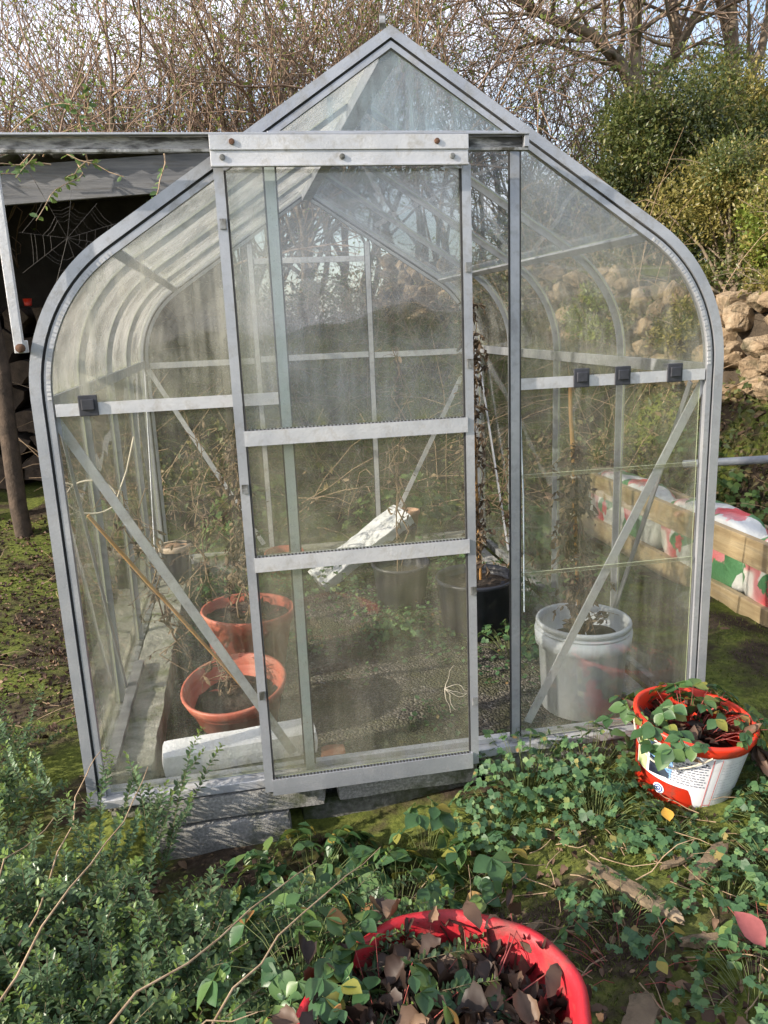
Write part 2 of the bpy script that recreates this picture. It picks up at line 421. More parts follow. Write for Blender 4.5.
ROOFT = surf('corrugated_roof', [(.3, (.05, .05, .05)), (.7, (.13, .12, .11))], 9, .9, 0, .5, 40, dirt=(.06, .07, .03))
CANE = surf('bamboo', [(.3, (.34, .17, .055)), (.7, (.50, .29, .11))], 12, .5, 0, .2, 60)
TWINE = surf('white_twine', [(.3, (.42, .38, .30)), (.7, (.66, .60, .50))], 12, .8, 0, .2, 60)
BLUES = surf('pale_blue_string', [(.3, (.45, .55, .72)), (.7, (.6, .7, .82))], 12, .8, 0, .2, 60)
DRYST = surf('dry_stems', [(.3, (.12, .08, .05)), (.7, (.30, .22, .14))], 22, .9, 0, .5, 60)
TANST = surf('tan_stems', [(.3, (.22, .14, .08)), (.7, (.46, .34, .22))], 22, .85, 0, .4, 60)
SHST = surf('shrub_stems', [(.3, (.07, .07, .035)), (.7, (.20, .15, .09))], 22, .85, 0, .4, 60)
REDST = surf('red_stems', [(.3, (.25, .05, .05)), (.7, (.40, .10, .08))], 22, .7, 0, .2, 60)
GRNST = surf('green_stems', [(.3, (.09, .13, .04)), (.7, (.17, .20, .07))], 22, .7, 0, .2, 60)
BARK = surf('bark', [(.3, (.12, .088, .062)), (.7, (.30, .235, .17))], 6, .9, 0, .8, 24, dirt=(.13, .14, .08), dscale=4, dlo=.52, dhi=.7)
TWIG = surf('red_brown_twigs', [(.3, (.17, .11, .08)), (.7, (.36, .26, .19))], 4, .85, 0, .3, 40)
STONE = surf('granite_rubble', [(.25, (.17, .115, .065)), (.5, (.33, .24, .15)), (.75, (.50, .40, .28))], 9, .9, 0, 1.0, 30, dirt=(.10, .085, .05), dscale=5, dlo=.50, dhi=.66, bdist=.03)
EARTH = surf('wall_earth', [(.3, (.03, .022, .014)), (.7, (.10, .075, .05))], 9, .95, 0, 1, 30, bdist=.03)
PIPE = surf('grey_pipe', [(.3, (.17, .19, .23)), (.7, (.28, .30, .34))], 9, .5, 0, .1)
WEB = surf('spider_silk', [(.35, (.04, .035, .03)), (.55, (.045, .04, .036)), (.74, (.15, .13, .12))], 9, .5, 0, 0)
PALETAN = surf('pale_tan_plastic', [(.3, (.44, .34, .25)), (.7, (.58, .47, .36))], 9, .6, 0, .1)
TANP = surf('tan_pot_plastic', [(.3, (.34, .20, .12)), (.7, (.46, .30, .20))], 9, .6, 0, .1)

def bagmat():
    m, nt = nodes_of('compost_bag_print')
    out = N(nt, 'ShaderNodeOutputMaterial'); b = N(nt, 'ShaderNodeBsdfPrincipled'); nt.links.new(b.outputs[0], out.inputs[0])
    w = N(nt, 'ShaderNodeTexWave', wave_type='BANDS', bands_direction='DIAGONAL'); w.inputs['Scale'].default_value = 1.7; w.inputs['Distortion'].default_value = 7.0; w.inputs['Detail'].default_value = 1
    nt.links.new(coord(nt), w.inputs[0])
    n2 = ntex(nt, 5.5, 1, .4, coord(nt)); nz = ntex(nt, 9, 3, .6, coord(nt)); va = N(nt, 'ShaderNodeVectorMath', operation='MULTIPLY_ADD'); va.inputs[1].default_value = (.16, .16, .16); nt.links.new(nz.outputs['Color'], va.inputs[0]); nt.links.new(coord(nt), va.inputs[2])
    green = ramp(nt, [(.66, (.66, .67, .66)), (.68, (.10, .25, .12))], w.outputs[0]).outputs[0]
    v = N(nt, 'ShaderNodeTexVoronoi'); v.inputs['Scale'].default_value = 4.6; nt.links.new(va.outputs[0], v.inputs[0])
    rf = ramp(nt, [(.36, g3(1)), (.39, g3(0))], v.outputs['Distance']).outputs[0]
    rc = ramp(nt, [(.42, (.60, .09, .11)), (.55, (.70, .30, .32)), (.62, (.82, .76, .74))], n2.outputs[0]).outputs[0]
    c = mixc(nt, rf, green, rc)
    nt.links.new(c, b.inputs['Base Color']); b.inputs['Roughness'].default_value = .32
    nb = ntex(nt, 14, 5, .6, coord(nt)); bp = N(nt, 'ShaderNodeBump'); bp.inputs['Strength'].default_value = .6; bp.inputs['Distance'].default_value = .02
    nt.links.new(nb.outputs[0], bp.inputs['Height']); nt.links.new(bp.outputs[0], b.inputs['Normal'])
    return m
BAG = bagmat()

L_BOX = leafmat('small_evergreen_leaf', [(0, (.060, .110, .058)), (.5, (.105, .18, .092)), (.85, (.16, .24, .12)), (1, (.22, .29, .13))], .30, .25)
L_TIP = leafmat('young_tip_leaf', [(0, (.13, .22, .055)), (1, (.24, .34, .09))], .4, .4)
L_STRAW = leafmat('strawberry_leaf', [(0, (.035, .085, .035)), (.6, (.065, .14, .055)), (.9, (.12, .20, .06)), (.95, (.30, .26, .05)), (1, (.34, .16, .06))], .38, .25)
L_WEED = leafmat('aquilegia_leaf', [(0, (.045, .105, .050)), (.6, (.080, .165, .070)), (.93, (.15, .25, .09)), (.97, (.28, .27, .08)), (1, (.25, .12, .07))], .5, .3)
L_HERB = leafmat('herb_leaf', [(0, (.05, .10, .03)), (.6, (.09, .16, .05)), (1, (.17, .23, .07))], .5, .3)
L_HEDGE = leafmat('hedge_leaf', [(0, (.038, .056, .018)), (.5, (.085, .11, .032)), (.85, (.16, .17, .055)), (1, (.25, .23, .08))], .36, .28)
L_HEDGEY = leafmat('yellow_hedge_leaf', [(0, (.11, .10, .03)), (.5, (.21, .185, .055)), (1, (.34, .28, .085))], .38, .3)
L_HEDGEL = leafmat('lime_hedge_leaf', [(0, (.08, .12, .02)), (.5, (.14, .19, .03)), (1, (.26, .28, .06))], .38, .3)
L_IVY = leafmat('ivy_leaf', [(0, (.018, .030, .012)), (.6, (.04, .055, .02)), (1, (.09, .10, .04))], .4, .15)
L_BUD = leafmat('new_bud_leaf', [(0, (.10, .14, .03)), (1, (.22, .27, .06))], .5, .45)
L_BRAM = leafmat('bank_leaf', [(0, (.05, .075, .022)), (.4, (.095, .12, .038)), (.7, (.16, .14, .055)), (1, (.25, .17, .09))], .5, .25)
L_DEAD = leafmat('dead_leaf', [(0, (.035, .022, .016)), (.5, (.085, .050, .034)), (.85, (.17, .105, .065)), (1, (.33, .22, .13))], .7, .1)
L_DEADD = leafmat('dark_dead_leaf', [(0, (.018, .011, .009)), (.5, (.055, .032, .022)), (.85, (.12, .072, .045)), (1, (.26, .17, .11))], .55, .05)
L_CRISP = leafmat('withered_leaf', [(0, (.06, .042, .03)), (.6, (.14, .10, .07)), (1, (.26, .19, .12))], .8, .15)
L_MOSS = leafmat('moss_blade', [(0, (.06, .08, .016)), (.6, (.12, .15, .03)), (1, (.19, .21, .05))], .7, .3)
L_YEL = leafmat('yellow_leaf', [(0, (.62, .33, .05)), (1, (.66, .38, .07))], .5, .2)
L_PINK = leafmat('pink_red_leaf', [(0, (.30, .085, .085)), (1, (.36, .11, .105))], .5, .2)

def groundmat():
    m, nt = nodes_of('soil_and_moss')
    out = N(nt, 'ShaderNodeOutputMaterial'); b = N(nt, 'ShaderNodeBsdfPrincipled'); nt.links.new(b.outputs[0], out.inputs[0])
    vec = coord(nt)
    s = ntex(nt, 34, 8, .65, vec)
    soil = ramp(nt, [(.3, (.022, .016, .011)), (.55, (.06, .043, .03)), (.75, (.13, .10, .07))], s.outputs[0]).outputs[0]
    s2 = ntex(nt, 60, 6, .6, vec)
    moss = ramp(nt, [(.3, (.05, .065, .014)), (.55, (.125, .15, .030)), (.78, (.23, .24, .06))], s2.outputs[0]).outputs[0]
    f = ntex(nt, 2.6, 8, .62, vec, .4)
    fac = ramp(nt, [(.43, g3(0)), (.56, g3(1))], f.outputs[0]).outputs[0]
    nt.links.new(mixc(nt, fac, soil, moss), b.inputs['Base Color'])
    b.inputs['Roughness'].default_value = .95; b.inputs['Specular IOR Level'].default_value = .2
    nb = ntex(nt, 48, 8, .7, vec); bp = N(nt, 'ShaderNodeBump'); bp.inputs['Strength'].default_value = .7; bp.inputs['Distance'].default_value = .012
    nt.links.new(nb.outputs[0], bp.inputs['Height']); nt.links.new(bp.outputs[0], b.inputs['Normal'])
    return m
GROUND = groundmat()
def gravelmat():
    m, nt = nodes_of('grey_gravel')
    out = N(nt, 'ShaderNodeOutputMaterial'); b = N(nt, 'ShaderNodeBsdfPrincipled'); nt.links.new(b.outputs[0], out.inputs[0])
    v = N(nt, 'ShaderNodeTexVoronoi'); v.inputs['Scale'].default_value = 105; nt.links.new(coord(nt), v.inputs[0])
    n1 = ntex(nt, 5, 6, .6, coord(nt))
    sp = N(nt, 'ShaderNodeSeparateColor'); nt.links.new(v.outputs['Color'], sp.inputs[0])
    c1 = ramp(nt, [(0, (.055, .048, .04)), (.7, (.135, .12, .10)), (.95, (.22, .20, .175)), (1, (.36, .34, .31))], sp.outputs[0]).outputs[0]
    c2 = mixc(nt, ramp(nt, [(.42, g3(0)), (.60, g3(.85))], n1.outputs[0]).outputs[0], c1, (.075, .078, .03))
    nt.links.new(c2, b.inputs['Base Color']); b.inputs['Roughness'].default_value = .9
    bp = N(nt, 'ShaderNodeBump', invert=True); bp.inputs['Strength'].default_value = 1; bp.inputs['Distance'].default_value = .02
    nt.links.new(v.outputs['Distance'], bp.inputs['Height']); nt.links.new(bp.outputs[0], b.inputs['Normal'])
    return m
GRAVEL = gravelmat()

# ------------------------------------------------------------------ terrain
def gh(x, y):
    inside = ss(-1.02, -.93, x) * ss(1.02, .93, x) * ss(-.02, .08, y) * ss(2.5, 2.40, y)
    h = -.045 + .115 * ss(-.35, .65, x) * ss(3.0, .6, y)
    h += .35 * ss(1.6, 4.5, y) * ss(-.6, -1.4, x)
    bank = 1.45 * ss(3.0, 6.2, y) * ss(-1.7, -.5, x)
    b2 = .88 * ss(2.35, 3.0, x)
    h2 = max(bank, b2)
    h += h2
    # behind the stone wall the ground stands level with its top
    w = x - wallx(y)
    h += .72 * ss(.12, .45, w) * ss(8, 5, y)
    h += .018 * noise.noise(V((x * 3, y * 3, 0))) + .012 * noise.noise(V((x * 9, y * 9, 3)))
    return h * (1 - inside) + (.0) * inside
def wallx(y):
    return 3.05 - .10 * (y - 2) - .085 * max(0, y - 3.2) ** 2
def axis(lo, hi, step, far):
    a = list(np.arange(lo, hi + 1e-6, step)); k = step; p = hi
    while p < far: k *= 1.35; p += k; a.append(p)
    k = step; p = lo
    while p > -far: k *= 1.35; p -= k; a.insert(0, p)
    return a
xs = axis(-2.4, 3.6, .05, 80); ys = axis(-1.6, 4.5, .05, 80)
mb = MB(); nx = len(xs)
mb.add([(x, y, gh(x, y)) for y in ys for x in xs],
       [(j * nx + i, j * nx + i + 1, (j + 1) * nx + i + 1, (j + 1) * nx + i) for j in range(len(ys) - 1) for i in range(nx - 1)], 0, True)
tag(mb.build('ground', GROUND, origin=(0, 0, 0)), kind='structure')
mb = MB(); fx = list(np.linspace(-.93, .93, 48)); fy = list(np.linspace(.03, 2.42, 60))
mb.add([(x, y, .085 + .012 * noise.noise(V((x * 7, y * 7, 0))) + .006 * noise.noise(V((x * 22, y * 22, 5)))) for y in fy for x in fx],
       [(j * 48 + i, j * 48 + i + 1, (j + 1) * 48 + i + 1, (j + 1) * 48 + i) for j in range(59) for i in range(47)], 0, True)
tag(mb.build('floor', GRAVEL, origin=(0, 0, 0)), kind='structure')
FZ = .088

# ------------------------------------------------------------------ greenhouse
W = .970; ZR = 1.29; LEN = 2.44; ZS = .165; XP = .325
def profile(n=14, w=W, top=2.188):
    """right half outline, ridge to sill, (x,z)"""
    sl = math.atan(.645); Rr = .47; cx = w - Rr; cz = 1.564 - .545 * Rr + (top - 2.188)
    pts = [(0, top)]
    for i in range(n + 1):
        a = (math.pi / 2 - sl) * (1 - i / n)
        pts.append((cx + Rr * math.cos(a), cz + Rr * math.sin(a)))
    z_start = pts[1][1]; pts[0] = (0, z_start + pts[1][0] * .645)
    pts.append((w, ZS - .03))
    return pts
PR = profile()
TOPZ = PR[0][1]
def mir(p): return [(-x, z) for x, z in p][::-1]
FULL = mir(PR)[:-1] + PR        # left sill -> ridge -> right sill
GH = empty('greenhouse', (0, 0, 0), 'aluminium framed glass greenhouse with curved eaves and a half open sliding door', 'greenhouse')
def gp(name, mbx, mats, bevel=.0015): return mbx.build(name, mats, GH, bevel=bevel)

# gable outer frames, with seal and glazing bead
for y, sgn in ((0, 1), (LEN, -1)):
    m_ = MB(); m_.strip_y(FULL, .0, .028, y - .012 if sgn > 0 else y - .03, y + .03 if sgn > 0 else y + .012)
    gp('gable_frame', m_, ALU)
    m_ = MB(); m_.strip_y(FULL, .0285, .0345, y - .004, y + .012); m_.build('rubber_seal', RUBBER, GH)
    m_ = MB(); m_.strip_y(FULL, .035, .051, y - .009, y + .014)
    if sgn > 0:
        for side in (-1, 1):
            arc = PR[1:-1]
            for i in range(len(arc) - 1):
                for q in range(3):
                    t = (q + .5) / 3
                    x = arc[i][0] * (1 - t) + arc[i + 1][0] * t; z = arc[i][1] * (1 - t) + arc[i + 1][1] * t
                    dx = arc[i + 1][0] - arc[i][0]; dz = arc[i + 1][1] - arc[i][1]
                    l = math.hypot(dx, dz); nx_, nz_ = dz / l, -dx / l
                    c = V((side * (x + nx_ * .046), -.0095, z + nz_ * .046))
                    d = V((side * dx / l, 0, dz / l)) * .0035
                    m_.bar(c - d, c + d, .010, .004, (0, 1, 0), 1)
    m_.build('glazing_bead', [ALU, ALU_W], GH)
# glazing bars following the profile inside
for i in (1, 2, 3):
    y = i * .61
    m_ = MB()
    m_.strip_y(FULL, .004, .008, y - .016, y + .016); m_.strip_y(FULL, .008, .030, y - .003, y + .003)
    gp('glazing_bar', m_, ALU, 0)
# ridge, rails, joints, sills
m_ = MB(); m_.bar((0, .032, TOPZ - .045), (0, LEN - .032, TOPZ - .045), .05, .05, (0, 0, 1)); gp('ridge_bar', m_, ALU)
m_ = MB(); m_.bar((-.020, -.01, TOPZ - .004), (-.008, .05, TOPZ + .038), .016, .016, (0, 0, 1)); gp('ridge_cap', m_, ALU_D)
for s in (-1, 1):
    m_ = MB(); m_.bar((s * (W - .028), .032, ZR), (s * (W - .028), LEN - .032, ZR), .012, .04, (0, 0, 1)); gp('side_rail', m_, ALU)
    jx, jz = PR[1]
    m_ = MB(); m_.bar((s * (jx - .018), .032, jz - .026), (s * (jx - .018), LEN - .032, jz - .026), .03, .010, (s * .54, 0, .84)); gp('purlin', m_, ALU)
    m_ = MB(); m_.box(s * W - .03 if s > 0 else s * W - .0, s * W + .0 if s > 0 else s * W + .03, .033, LEN - .033, ZS - .035, ZS); gp('side_sill', m_, ALU_D)
    # raking braces on the side walls
    m_ = MB(); m_.bar((s * (W - .036), .10, 1.25), (s * (W - .036), .62, .22), .022, .006, (1, 0, 0)); gp('side_brace', m_, ALU)
    m_ = MB(); m_.bar((s * (W - .036), LEN - .10, 1.25), (s * (W - .036), LEN - .62, .22), .022, .006, (1, 0, 0)); gp('side_brace', m_, ALU)
for y in (0, LEN):
    m_ = MB(); m_.box(-W + .032, W - .032, y - .028, y + .03, ZS - .032, ZS - .006); m_.box(-W + .05, W - .05, y + .004, y + .028, ZS - .006, ZS + .012); gp('gable_sill', m_, ALU_W)
# gable posts, rails, transom, braces
for y, front in ((0, True), (LEN, False)):
    for s in (-1, 1):
        m_ = MB()
        ztop = 1.90 if front else TOPZ - .645 * XP - .075
        m_.box(s * XP - .013, s * XP + .013, y - .010, y - .006, ZS - .004, ztop)
        m_.box(s * XP - .004, s * XP + .004, y - .006, y + .022, ZS + .014, ztop)
        m_.box(s * XP - .0175, s * XP - .0135, y - .009, y - .0035, ZS + .014, ztop, 1); m_.box(s * XP + .0135, s * XP + .0175, y - .009, y - .0035, ZS + .014, ztop, 1)
        gp('gable_post', m_, [ALU_T if (front and s < 0) else (ALU_W if not front else ALU), RUBBER], 0)
        x0, x1 = XP + .014, W - .056
        xa, xb = (x0, x1) if s > 0 else (-x1, -x0)
        m_ = MB(); m_.box(xa, xb, y - .008, y - .004, ZR - .026, ZR + .006); m_.box(xa, xb, y - .004, y + .022, ZR - .026, ZR - .022)
        gp('gable_rail', m_, ALU_W, 0)
        yb = y + .012 if front else y - .016
        m_ = MB(); m_.bar((s * .925, yb, 1.262), (s * .372, yb, .212), .026, .005, (0, 1, 0)); gp('gable_brace', m_, ALU_W, 0)
    if front:
        m_ = MB(); m_.box(-XP, XP + .005, y - .012, y + .02, 1.902, 1.945); gp('door_transom', m_, ALU)
    else:
        m_ = MB(); m_.box(-XP + .016, XP - .016, y - .008, y + .012, ZR - .02, ZR + .012); gp('gable_rail', m_, ALU_W)
        m_ = MB(); m_.box(-XP + .016, XP - .016, y - .008, y + .012, 1.80, 1.83); gp('gable_rail', m_, ALU_W)

def prof_z(x):     # height of the glazing line under the outline at |x|
    x = abs(x)
    best = None
    q = INN
    for i in range(len(q) - 1):
        if q[i][0] <= x <= q[i + 1][0]:
            t = (x - q[i][0]) / (q[i + 1][0] - q[i][0] + 1e-9)
            return q[i][1] * (1 - t) + q[i + 1][1] * t
    return q[-2][1]
def inset(path, d):
    o = []
    for i, (x, z) in enumerate(path):
        a = path[max(i - 1, 0)]; b = path[min(i + 1, len(path) - 1)]
        tx, tz = b[0] - a[0], b[1] - a[1]; l = math.hypot(tx, tz)
        o.append((x + tz / l * d, z - tx / l * d))
    return o
INN = inset(PR, .047); INN[0] = (0, TOPZ - .047 / math.cos(math.atan(.645)))
def pane(poly, y, mat, t=.003):
    m_ = MB(); m_.poly_y(poly, y, y + t, 0, 1); return m_.build('glass_pane', [mat, EDGE], GH)
def upper_poly(s):
    pts = [(XP + .006, ZR + .004), (XP + .006, prof_z(XP + .006))] + [p for p in INN if p[0] > XP + .006 and p[1] > ZR + .004] + [(INN[-2][0], ZR + .004)]
    return [(s * x, z) for x, z in pts]
for y, front in ((0.0, True), (LEN, False)):
    for s in (-1, 1):
        pane(upper_poly(s), y, (G_LEFT if s < 0 else G_GABLE) if front else G_CLEAN)
        xa, xb = sorted((s * (XP + .006), s * (W - .064)))
        if front and s > 0:
            for k, (z0, z1) in enumerate(((ZS + .004, .716), (.704, 1.016), (1.005, ZR - .008))):
                pane([(xa, z0), (xb, z0), (xb, z1), (xa, z1)], y + .0035 * (k - 1), G_GABLE)
        else:
            pane([(xa, ZS + .004), (xb, ZS + .004), (xb, ZR - .008), (xa, ZR - .008)], y, G_CLEAN if not front else G_GABLE)
    if front:
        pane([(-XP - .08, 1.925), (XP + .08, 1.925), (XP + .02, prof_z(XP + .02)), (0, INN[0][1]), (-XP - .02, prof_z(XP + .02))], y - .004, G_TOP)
    else:
        pane([(-XP + .004, ZS + .004), (XP - .004, ZS + .004), (XP - .004, ZR - .006), (-XP + .004, ZR - .006)], y, G_CLEAN)
        pane([(-XP + .004, ZR + .004), (XP - .004, ZR + .004), (XP - .004, prof_z(XP)), (0, INN[0][1]), (-XP + .004, prof_z(XP))], y, G_CLEAN)
# side, eave and roof sheets, bay by bay
for i in range(4):
    y0 = i * .61 + (.034 if i == 0 else .018); y1 = (i + 1) * .61 - (.034 if i == 3 else .018)
    for s in (-1, 1):
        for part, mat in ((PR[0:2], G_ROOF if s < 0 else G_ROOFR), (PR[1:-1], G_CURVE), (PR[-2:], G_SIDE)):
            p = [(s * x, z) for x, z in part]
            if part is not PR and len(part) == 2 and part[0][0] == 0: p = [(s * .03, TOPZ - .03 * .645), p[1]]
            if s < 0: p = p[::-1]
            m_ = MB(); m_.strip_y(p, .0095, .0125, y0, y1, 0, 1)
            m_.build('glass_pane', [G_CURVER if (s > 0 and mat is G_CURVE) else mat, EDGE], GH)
# black clips on the front rail
for x in (-.832, .524, .651, .815):
    m_ = MB(); m_.box(x - .024, x + .024, -.0135, -.0085, ZR - .028, ZR + .026); m_.box(x - .016, x + .016, -.020, -.0135, ZR - .012, ZR + .016); gp('rail_clip', m_, CLIP, .002)
# door track and its stay
m_ = MB()
m_.box(-.99, .335, -.075, -.070, 1.889, 1.918, 1); m_.box(-.99, .335, -.095, -.0695, 1.919, 1.924, 0); m_.box(-.99, .335, -.088, -.0705, 1.882, 1.889, 2)
m_.box(.322, .335, -.092, -.0755, 1.890, 1.918, 0)
for x in (-.9, -.3, .3): m_.box(x - .012, x + .012, -.069, -.013, 1.903, 1.915, 0)
gp('door_track', m_, [ALU, TRACK, ALU_D], .001)
m_ = MB(); m_.box(-.978, -.956, -.066, -.050, 1.43, 1.905); m_.box(-.967, -.956, -.050, -.013, 1.43, 1.46); gp('track_stay', m_, ALU_W)
m_ = MB(); m_.lathe([(0, -.006), (.011, -.006), (.011, .006), (0, .006)], 10, Matrix.Translation((-.962, -.070, 1.442)) @ Matrix.Rotation(R(90), 4, 'X')); gp('stay_bolt', m_, RUSTB, 0)
# sliding door
DY = -.055
DOOR = MB(); DOOR.box(-.464, -.440, DY - .012, DY - .008, .14, 1.853); DOOR.box(-.454, -.449, DY - .008, DY + .014, .14, 1.853)
DR = gp('sliding_door', DOOR, ALU, 0)
def dp(name, m_, mats, bevel=.001): return m_.build(name, mats, DR, bevel=bevel)
m_ = MB(); m_.box(.162, .186, DY - .012, DY - .008, .14, 1.853); m_.box(.172, .177, DY - .008, DY + .014, .14, 1.853); dp('stile', m_, ALU, 0)
m_ = MB(); m_.box(-.4395, -.434, DY - .011, DY - .0045, .184, 1.844); m_.box(.1565, .1615, DY - .011, DY - .0045, .184, 1.844); dp('rubber_seal', m_, RUBBER, 0)
m_ = MB(); m_.box(-.468, .172, DY - .044, DY - .038, 1.884, 1.918); m_.box(-.468, .172, DY - .040, DY - .035, 1.846, 1.884); m_.box(-.468, .172, DY - .048, DY - .035, 1.846, 1.851)
for x in (-.44, -.15, .13): m_.lathe([(0, -.003), (.007, -.003), (.007, .003), (0, .003)], 10, Matrix.Translation((x, DY - .042, 1.868)) @ Matrix.Rotation(R(90), 4, 'X'), 1)
for x in (-.415, .09): m_.lathe([(0, -.003), (.007, -.003), (.007, .003), (0, .003)], 12, Matrix.Translation((x, DY - .046, 1.902)) @ Matrix.Rotation(R(90), 4, 'X'), 2)
dp('header', m_, [ALU_W, ALU_D, RUSTB])
for z0, z1 in ((1.164, 1.204), (.816, .856), (.130, .180)):
    m_ = MB(); m_.box(-.442, .166, DY - .018, DY - .0125, z0, z1); m_.box(-.442, .166, DY - .0125, DY + .012, z1 - .006, z1)
    for k in range(60):
        x = -.44 + k * .01
        m_.box(x, x + .005, DY - .014, DY - .006, z1 + .0005, z1 + .003, 1)
    dp('rail', m_, [ALU_W if z0 > .5 else ALU, RUBBER], 0)
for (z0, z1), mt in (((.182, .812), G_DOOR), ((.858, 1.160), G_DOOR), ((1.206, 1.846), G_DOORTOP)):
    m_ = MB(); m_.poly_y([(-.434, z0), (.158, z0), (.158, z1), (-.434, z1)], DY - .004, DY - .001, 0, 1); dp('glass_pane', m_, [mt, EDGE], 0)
for x, z in ((-.451, 1.72), (-.451, 1.05), (-.451, .45), (.176, 1.6), (.176, 1.35), (.176, .7), (.176, .35)):
    m_ = MB(); m_.box(x - .008, x + .008, DY - .019, DY - .0125, z - .012, z + .012); dp('glazing_clip', m_, ALU_D, 0)

# ------------------------------------------------------------------ masonry, timber inside
def block(name, x0, x1, y0, y1, z0, z1, mat, label, cat, group=None, rough=.006, rot=0):
    m_ = MB(); nx_, ny_, nz_ = max(3, int((x1 - x0) / .025)), max(2, int((y1 - y0) / .025)), max(2, int((z1 - z0) / .025))
    cx, cy = (x0 + x1) / 2, (y0 + y1) / 2
    def P(i, j, k):
        q = V((x0 + (x1 - x0) * i / nx_, y0 + (y1 - y0) * j / ny_, z0 + (z1 - z0) * k / nz_))
        # worn corners
        e = sum(1 for a, n_ in ((i, nx_), (j, ny_), (k, nz_)) if a in (0, n_))
        if e >= 2: q += (V((cx, cy, (z0 + z1) / 2)) - q).normalized() * .005 * (e - 1)
        d = noise.noise_vector(q * 14) * rough * .5 + noise.noise_vector(q * 75) * rough * .30
        if k == 0: d.z = 0
        q += d
        if rot:
            q.x, q.y = cx + (q.x - cx) * math.cos(rot) - (q.y - cy) * math.sin(rot), cy + (q.x - cx) * math.sin(rot) + (q.y - cy) * math.cos(rot)
        return q
    def face(f, a, b):
        vs = [f(i, j) for j in range(b + 1) for i in range(a + 1)]
        m_.add(vs, [(j * (a + 1) + i, j * (a + 1) + i + 1, (j + 1) * (a + 1) + i + 1, (j + 1) * (a + 1) + i) for j in range(b) for i in range(a)], 0, name != 'polystyrene_block')
    face(lambda i, k: P(i, 0, k), nx_, nz_); face(lambda i, k: P(nx_ - i, ny_, k), nx_, nz_)
    face(lambda i, j: P(i, j, nz_), nx_, ny_); face(lambda i, j: P(nx_ - i, j, 0), nx_, ny_)
    face(lambda j, k: P(nx_, j, k), ny_, nz_); face(lambda j, k: P(0, ny_ - j, k), ny_, nz_)
    return tag(m_.build(name, mat), label, cat, group)
GB = 'rough concrete blocks under the front sill'
block('concrete_block', -.775, -.285, -.03, .075, .050, .126, CONC, 'rough grey concrete block directly under the sill below the white polystyrene', 'block', GB)
block('concrete_block', -.250, .200, -.022, .078, .050, .125, CONC, 'paler concrete block directly under the sill below the sliding door', 'block', GB)
block('concrete_block', .225, .93, -.012, .074, .030, .127, CONC, 'long concrete block under the sill, mostly hidden by leafy weeds', 'block', GB)
block('concrete_block', -.790, -.395, -.045, .072, -.06, .040, CONC, 'lower concrete block half sunk in soil beside the evergreen shrub', 'block', GB)
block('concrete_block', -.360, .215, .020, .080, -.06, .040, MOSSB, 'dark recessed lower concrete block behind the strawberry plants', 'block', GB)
block('concrete_kerb', -.925, -.795, .04, 2.38, .05, .195, CONC_G, 'long mossy concrete kerb inside the left glass wall', 'kerb', rough=.010)
block('concrete_kerb', -.78, .86, 2.30, 2.39, .06, .20, CONC_G, 'grey concrete kerb along the back glass wall', 'kerb')
block('concrete_kerb', .84, .925, .05, 2.28, .04, .125, CONC, 'low concrete kerb inside the right glass wall', 'kerb')
block('wood_batten', -.93, -.895, .06, .85, .198, .222, GREYW, 'pale timber batten lying on the mossy kerb by the left glass', 'batten', rough=.003)
block('polystyrene_block', -.770, -.290, .080, .190, .150, .222, POLY, 'long white polystyrene block lying inside the front glass', 'packing block', rough=.0018, rot=R(5))
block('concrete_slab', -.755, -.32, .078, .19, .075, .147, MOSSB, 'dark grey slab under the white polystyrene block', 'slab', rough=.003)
block('brick_piece', -.285, -.20, .078, .150, .083, .150, BRICK, 'small broken orange brick at the end of the polystyrene block', 'brick')

# ------------------------------------------------------------------ pots and buckets
def pot(name, c, rt, rb, h, rim, mat, label, cat, tilt=(0, 0), group=None, soil=.75, ribs=0, bands=(), soilmat=None):
    e = empty(name, c, label, cat, group)
    M = Matrix.Translation(c) @ Matrix.Rotation(tilt[0], 4, 'X') @ Matrix.Rotation(tilt[1], 4, 'Y')
    t = .006
    prof = [(0, 0), (rb * .94, 0), (rb, .006)]
    zr = h - rim
    prof += [(rb + (rt - rb) * zr / h, zr), (rb + (rt - rb) * zr / h + .007, zr + .003), (rt + .006, h - .007), (rt + .003, h), (rt - t, h - .002), (rt - t - .004, zr)]
    zs = h * soil
    prof += [(rb + (rt - rb) * zs / h - t, zs), (0.0, zs - .004)]
    m_ = MB(); m_.lathe(prof, 40, M); m_.build('pot_body', mat, e)
    for z0, z1, ex in bands:
        r0 = rb + (rt - rb) * z0 / h; r1 = rb + (rt - rb) * z1 / h
        m_ = MB(); m_.lathe([(r0 - .001, z0), (r0 + ex, z0 + .003), (r1 + ex, z1 - .003), (r1 - .001, z1)], 40, M); m_.build('rim_band', mat, e)
    rs = rb + (rt - rb) * zs / h - t
    m_ = MB(); m_.disc(rs * .985, zs + .004, 28, M, 0, .016); m_.build('soil', soilmat or SOIL, e)
    return e, M
GT = 'terracotta coloured plastic pots'
P1, MP1 = pot('plant_pot', (-.530, .455, .098), .178, .128, .180, .045, TERRA, 'tilted terracotta coloured pot nearest the white polystyrene block', 'plant pot', (R(9), R(-5)), GT, .55)
P2, MP2 = pot('plant_pot', (-.49, .90, .088), .182, .135, .285, .055, TERRA, 'tall terracotta coloured pot behind the tilted pot, holding a dead plant', 'plant pot', (0, R(2)), GT, .86)
pot('plant_pot', (-.27, 2.08, .088), .105, .08, .17, .03, TERRA, 'terracotta pot at the back wall, seen through the middle door pane', 'plant pot', (R(5), 0), GT)
pot('plant_pot', (.49, 2.35, .20), .06, .045, .17, .03, TANP, 'tan plastic pot standing on the back kerb', 'plant pot', (R(-2), R(3)), GT)
